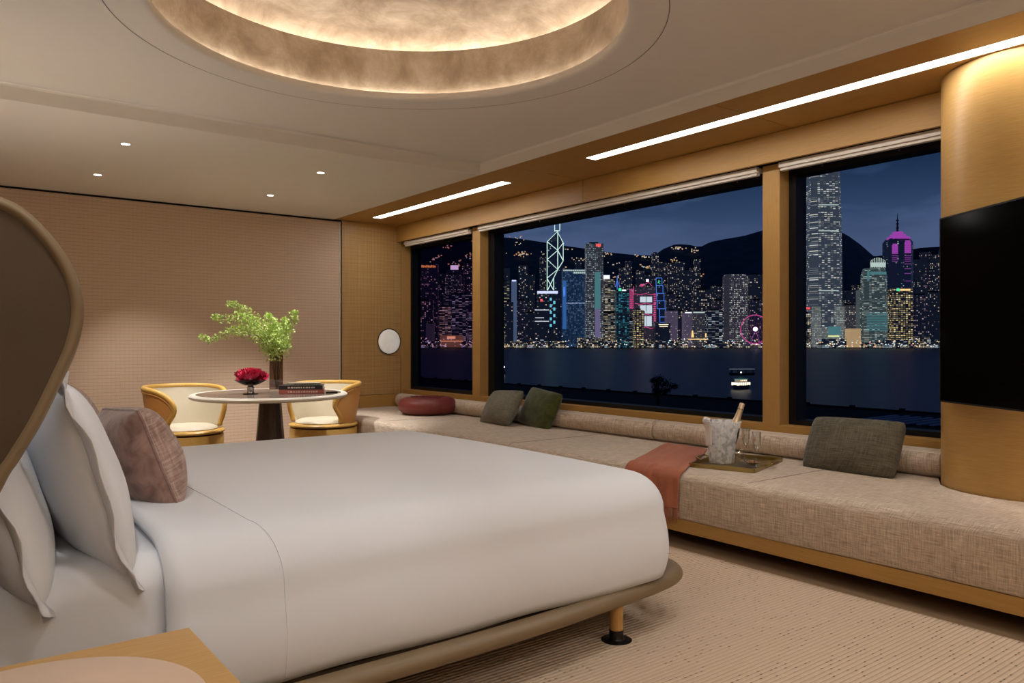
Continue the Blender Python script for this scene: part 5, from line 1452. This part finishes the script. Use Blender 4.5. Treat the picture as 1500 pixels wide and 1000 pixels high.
box('upper_cabin', (-1.7, -1.0, 2.08), (1.7, 1.0, 2.75), mat_plain('ferry_cream', (.5, .42, .3), .5, Emission_Color=(.7, .5, .3, 1), Emission_Strength=.35), fe)
for i in range(4): box('cabin_window', (-1.5+i*.8, -1.03, 2.25), (-1.0+i*.8, -1.0, 2.62), cem('cabin_win', (1., .75, .45), 1.3), fe)
box('cabin_roof', (-1.9, -1.15, 2.75), (1.9, 1.15, 2.86), cem('teal_roof', (.1, .5, .45), .30), fe)
box('wheelhouse', (-.5, -.5, 2.86), (.6, .5, 3.5), mat_plain('ferry_cream2', (.4, .34, .26), .5), fe)
tube('mast', [(0, 0, 3.5), (0, 0, 4.6)], .06, hullm, fe, 6)
lathe('masthead_lamp', [(0, 0), (.22, .1), (.22, .3), (0, .4)], cem('mast_lamp', (1., .85, .7), 4.), fe, 8, (0, 0, 4.5))
d2 = 12.2*FPX/46
la = empty('unlit_boat', far(1087, d2, SEA), -YAW+R(5)); tag(la, 'dark unlit boat with pale canopy line beyond the ferry', 'boat')
V, F = hull(10.5, 2.6, .7); mesh('hull', V, F, mat_plain('dark_hull', (.008, .01, .015), .5), la)
box('canopy', (-4.8, -1.1, 2.2), (4.6, 1.1, 2.4), mat_plain('canopy_glow', (.5, .5, .5), .6, Emission_Color=(.5, .5, .55, 1), Emission_Strength=.22), la)  # pale line comes from glow put into the canopy colour
for x in (-4.2, -1.4, 1.4, 4.2): box('canopy_post', (x-.06, -1., .7), (x+.06, 1., 2.2), hullm, la)
bu = empty('buoy', far(738, 12.2*FPX/44, SEA)); tag(bu, 'small buoy with a white lamp on the dark water', 'buoy')
lathe('float', [(0, -.3), (1.0, -.3), (1.0, .4), (.3, 1.6), (.12, 2.2), (0, 2.2)], hullm, bu, 12); lathe('lamp', [(0, 2.2), (.35, 2.4), (.35, 2.9), (0, 3.1)], EM['hub'], bu, 10)

# ---- promenade below the windows
pm = mat_plain('promenade_paving', (.012, .012, .016), .9, spec=.1, nz=.4, nscale=.3)
pr_ = box('promenade', (9, -260, -8.6), (105, 420, -8.0), pm); struct(pr_)
pw = empty('promenade_wall', (105, 0, -8.0)); struct(pw)
box('parapet', (-.5, -260, 0), (0, 420, .25), pm, pw)
for i in range(40): box('bollard', (-.6, -40+i*7., .0), (-.1, -39.4+i*7., .5), pm, pw)
dk2 = mat_plain('deck_dark', (.006, .006, .008), .8); lt2 = mat_plain('deck_lilac', (.30, .28, .42), .7)
for lab, x0, x1, y0, y1, h in (('long low dark planter wall on the promenade behind the tree', 62, 66, -80, 140, .9), ('dark terrace roof just outside the windows', 24, 40, -120, 200, 1.0)):
    o = box('terrace_block', (x0, y0, -8.0), (x1, y1, -8.0+h), dk2, None, .05); tag(o, lab, 'terrace')
pt = empty('pergola', (78, 36.5, -8.0), R(0)); tag(pt, 'pale slatted pergola on the promenade below the window beside the television', 'pergola')
for i in range(9): box('slat', (-3.6, -5.2+i*1.15, 1.55), (4.0, -4.8+i*1.15, 1.68), lt2, pt)
for x in (-3.2, 3.6):
    box('beam', (x-.1, -5.4, 1.42), (x+.1, 5.2, 1.55), dk2, pt)
    for y in (-5, 0, 4.8): box('post', (x-.08, y-.08, 0), (x+.08, y+.08, 1.42), dk2, pt)
# tree on the promenade
td = 108.
tr = empty('promenade_tree', far(966, td, -8.0)); tag(tr, 'small dark tree standing alone on the promenade', 'tree')
bark = mat_plain('bark_dark', (.010, .008, .007), .9); lf = mat_plain('night_leaf', (.006, .008, .006), .9, spec=.1)
tube('trunk', [(-.3, 0, 0), (-.25, 0, 1.2), (-.5, 0, 2.2), (-.3, .1, 3.2)], [.28, .24, .2, .12], bark, tr, 8)
rr = random.Random(77)
Vt, Ft = [], []
def tw(px, py): return RGT*((px-966)/FPX*td)+Vector((0, 0, zat(py, td)+8.0))
for (a, b, c, d) in ((962, 582, 957, 556), (962, 580, 968, 554), (962, 580, 978, 558), (962, 578, 990, 566), (962, 577, 974, 570)):
    tube('branch', [tw(a, b), (tw(a, b)+tw(c, d))/2+Vector((0, 0, .15)), tw(c, d)], [.13, .09, .04], bark, tr, 6)
for k in range(2300):
    cx_, cy_, sx_, sy_ = rr.choice([(966, 555, 6, 3.5), (975, 562, 8, 4.5), (986, 566, 6, 3), (962, 563, 5, 5), (974, 572, 8, 3), (958, 557, 4, 3), (960, 573, 3, 5)])
    c = tw(rr.gauss(cx_, sx_*.6), rr.gauss(cy_, sy_*.6))+FWD*rr.gauss(0, .7)
    ax = Vector((rr.gauss(0, 1), rr.gauss(0, 1), rr.gauss(0, 1))).normalized(); sd = ax.cross(Vector((rr.gauss(0, 1), rr.gauss(0, 1), rr.gauss(0, 1)))).normalized()
    L = rr.uniform(.12, .28); b = len(Vt)
    Vt += [c, c+ax*L*.5+sd*L*.3, c+ax*L, c+ax*L*.5-sd*L*.3]; Ft += [(b, b+1, b+2, b+3)]
fo = mesh('foliage', Vt, Ft, lf, tr); fo['kind'] = 'stuff'
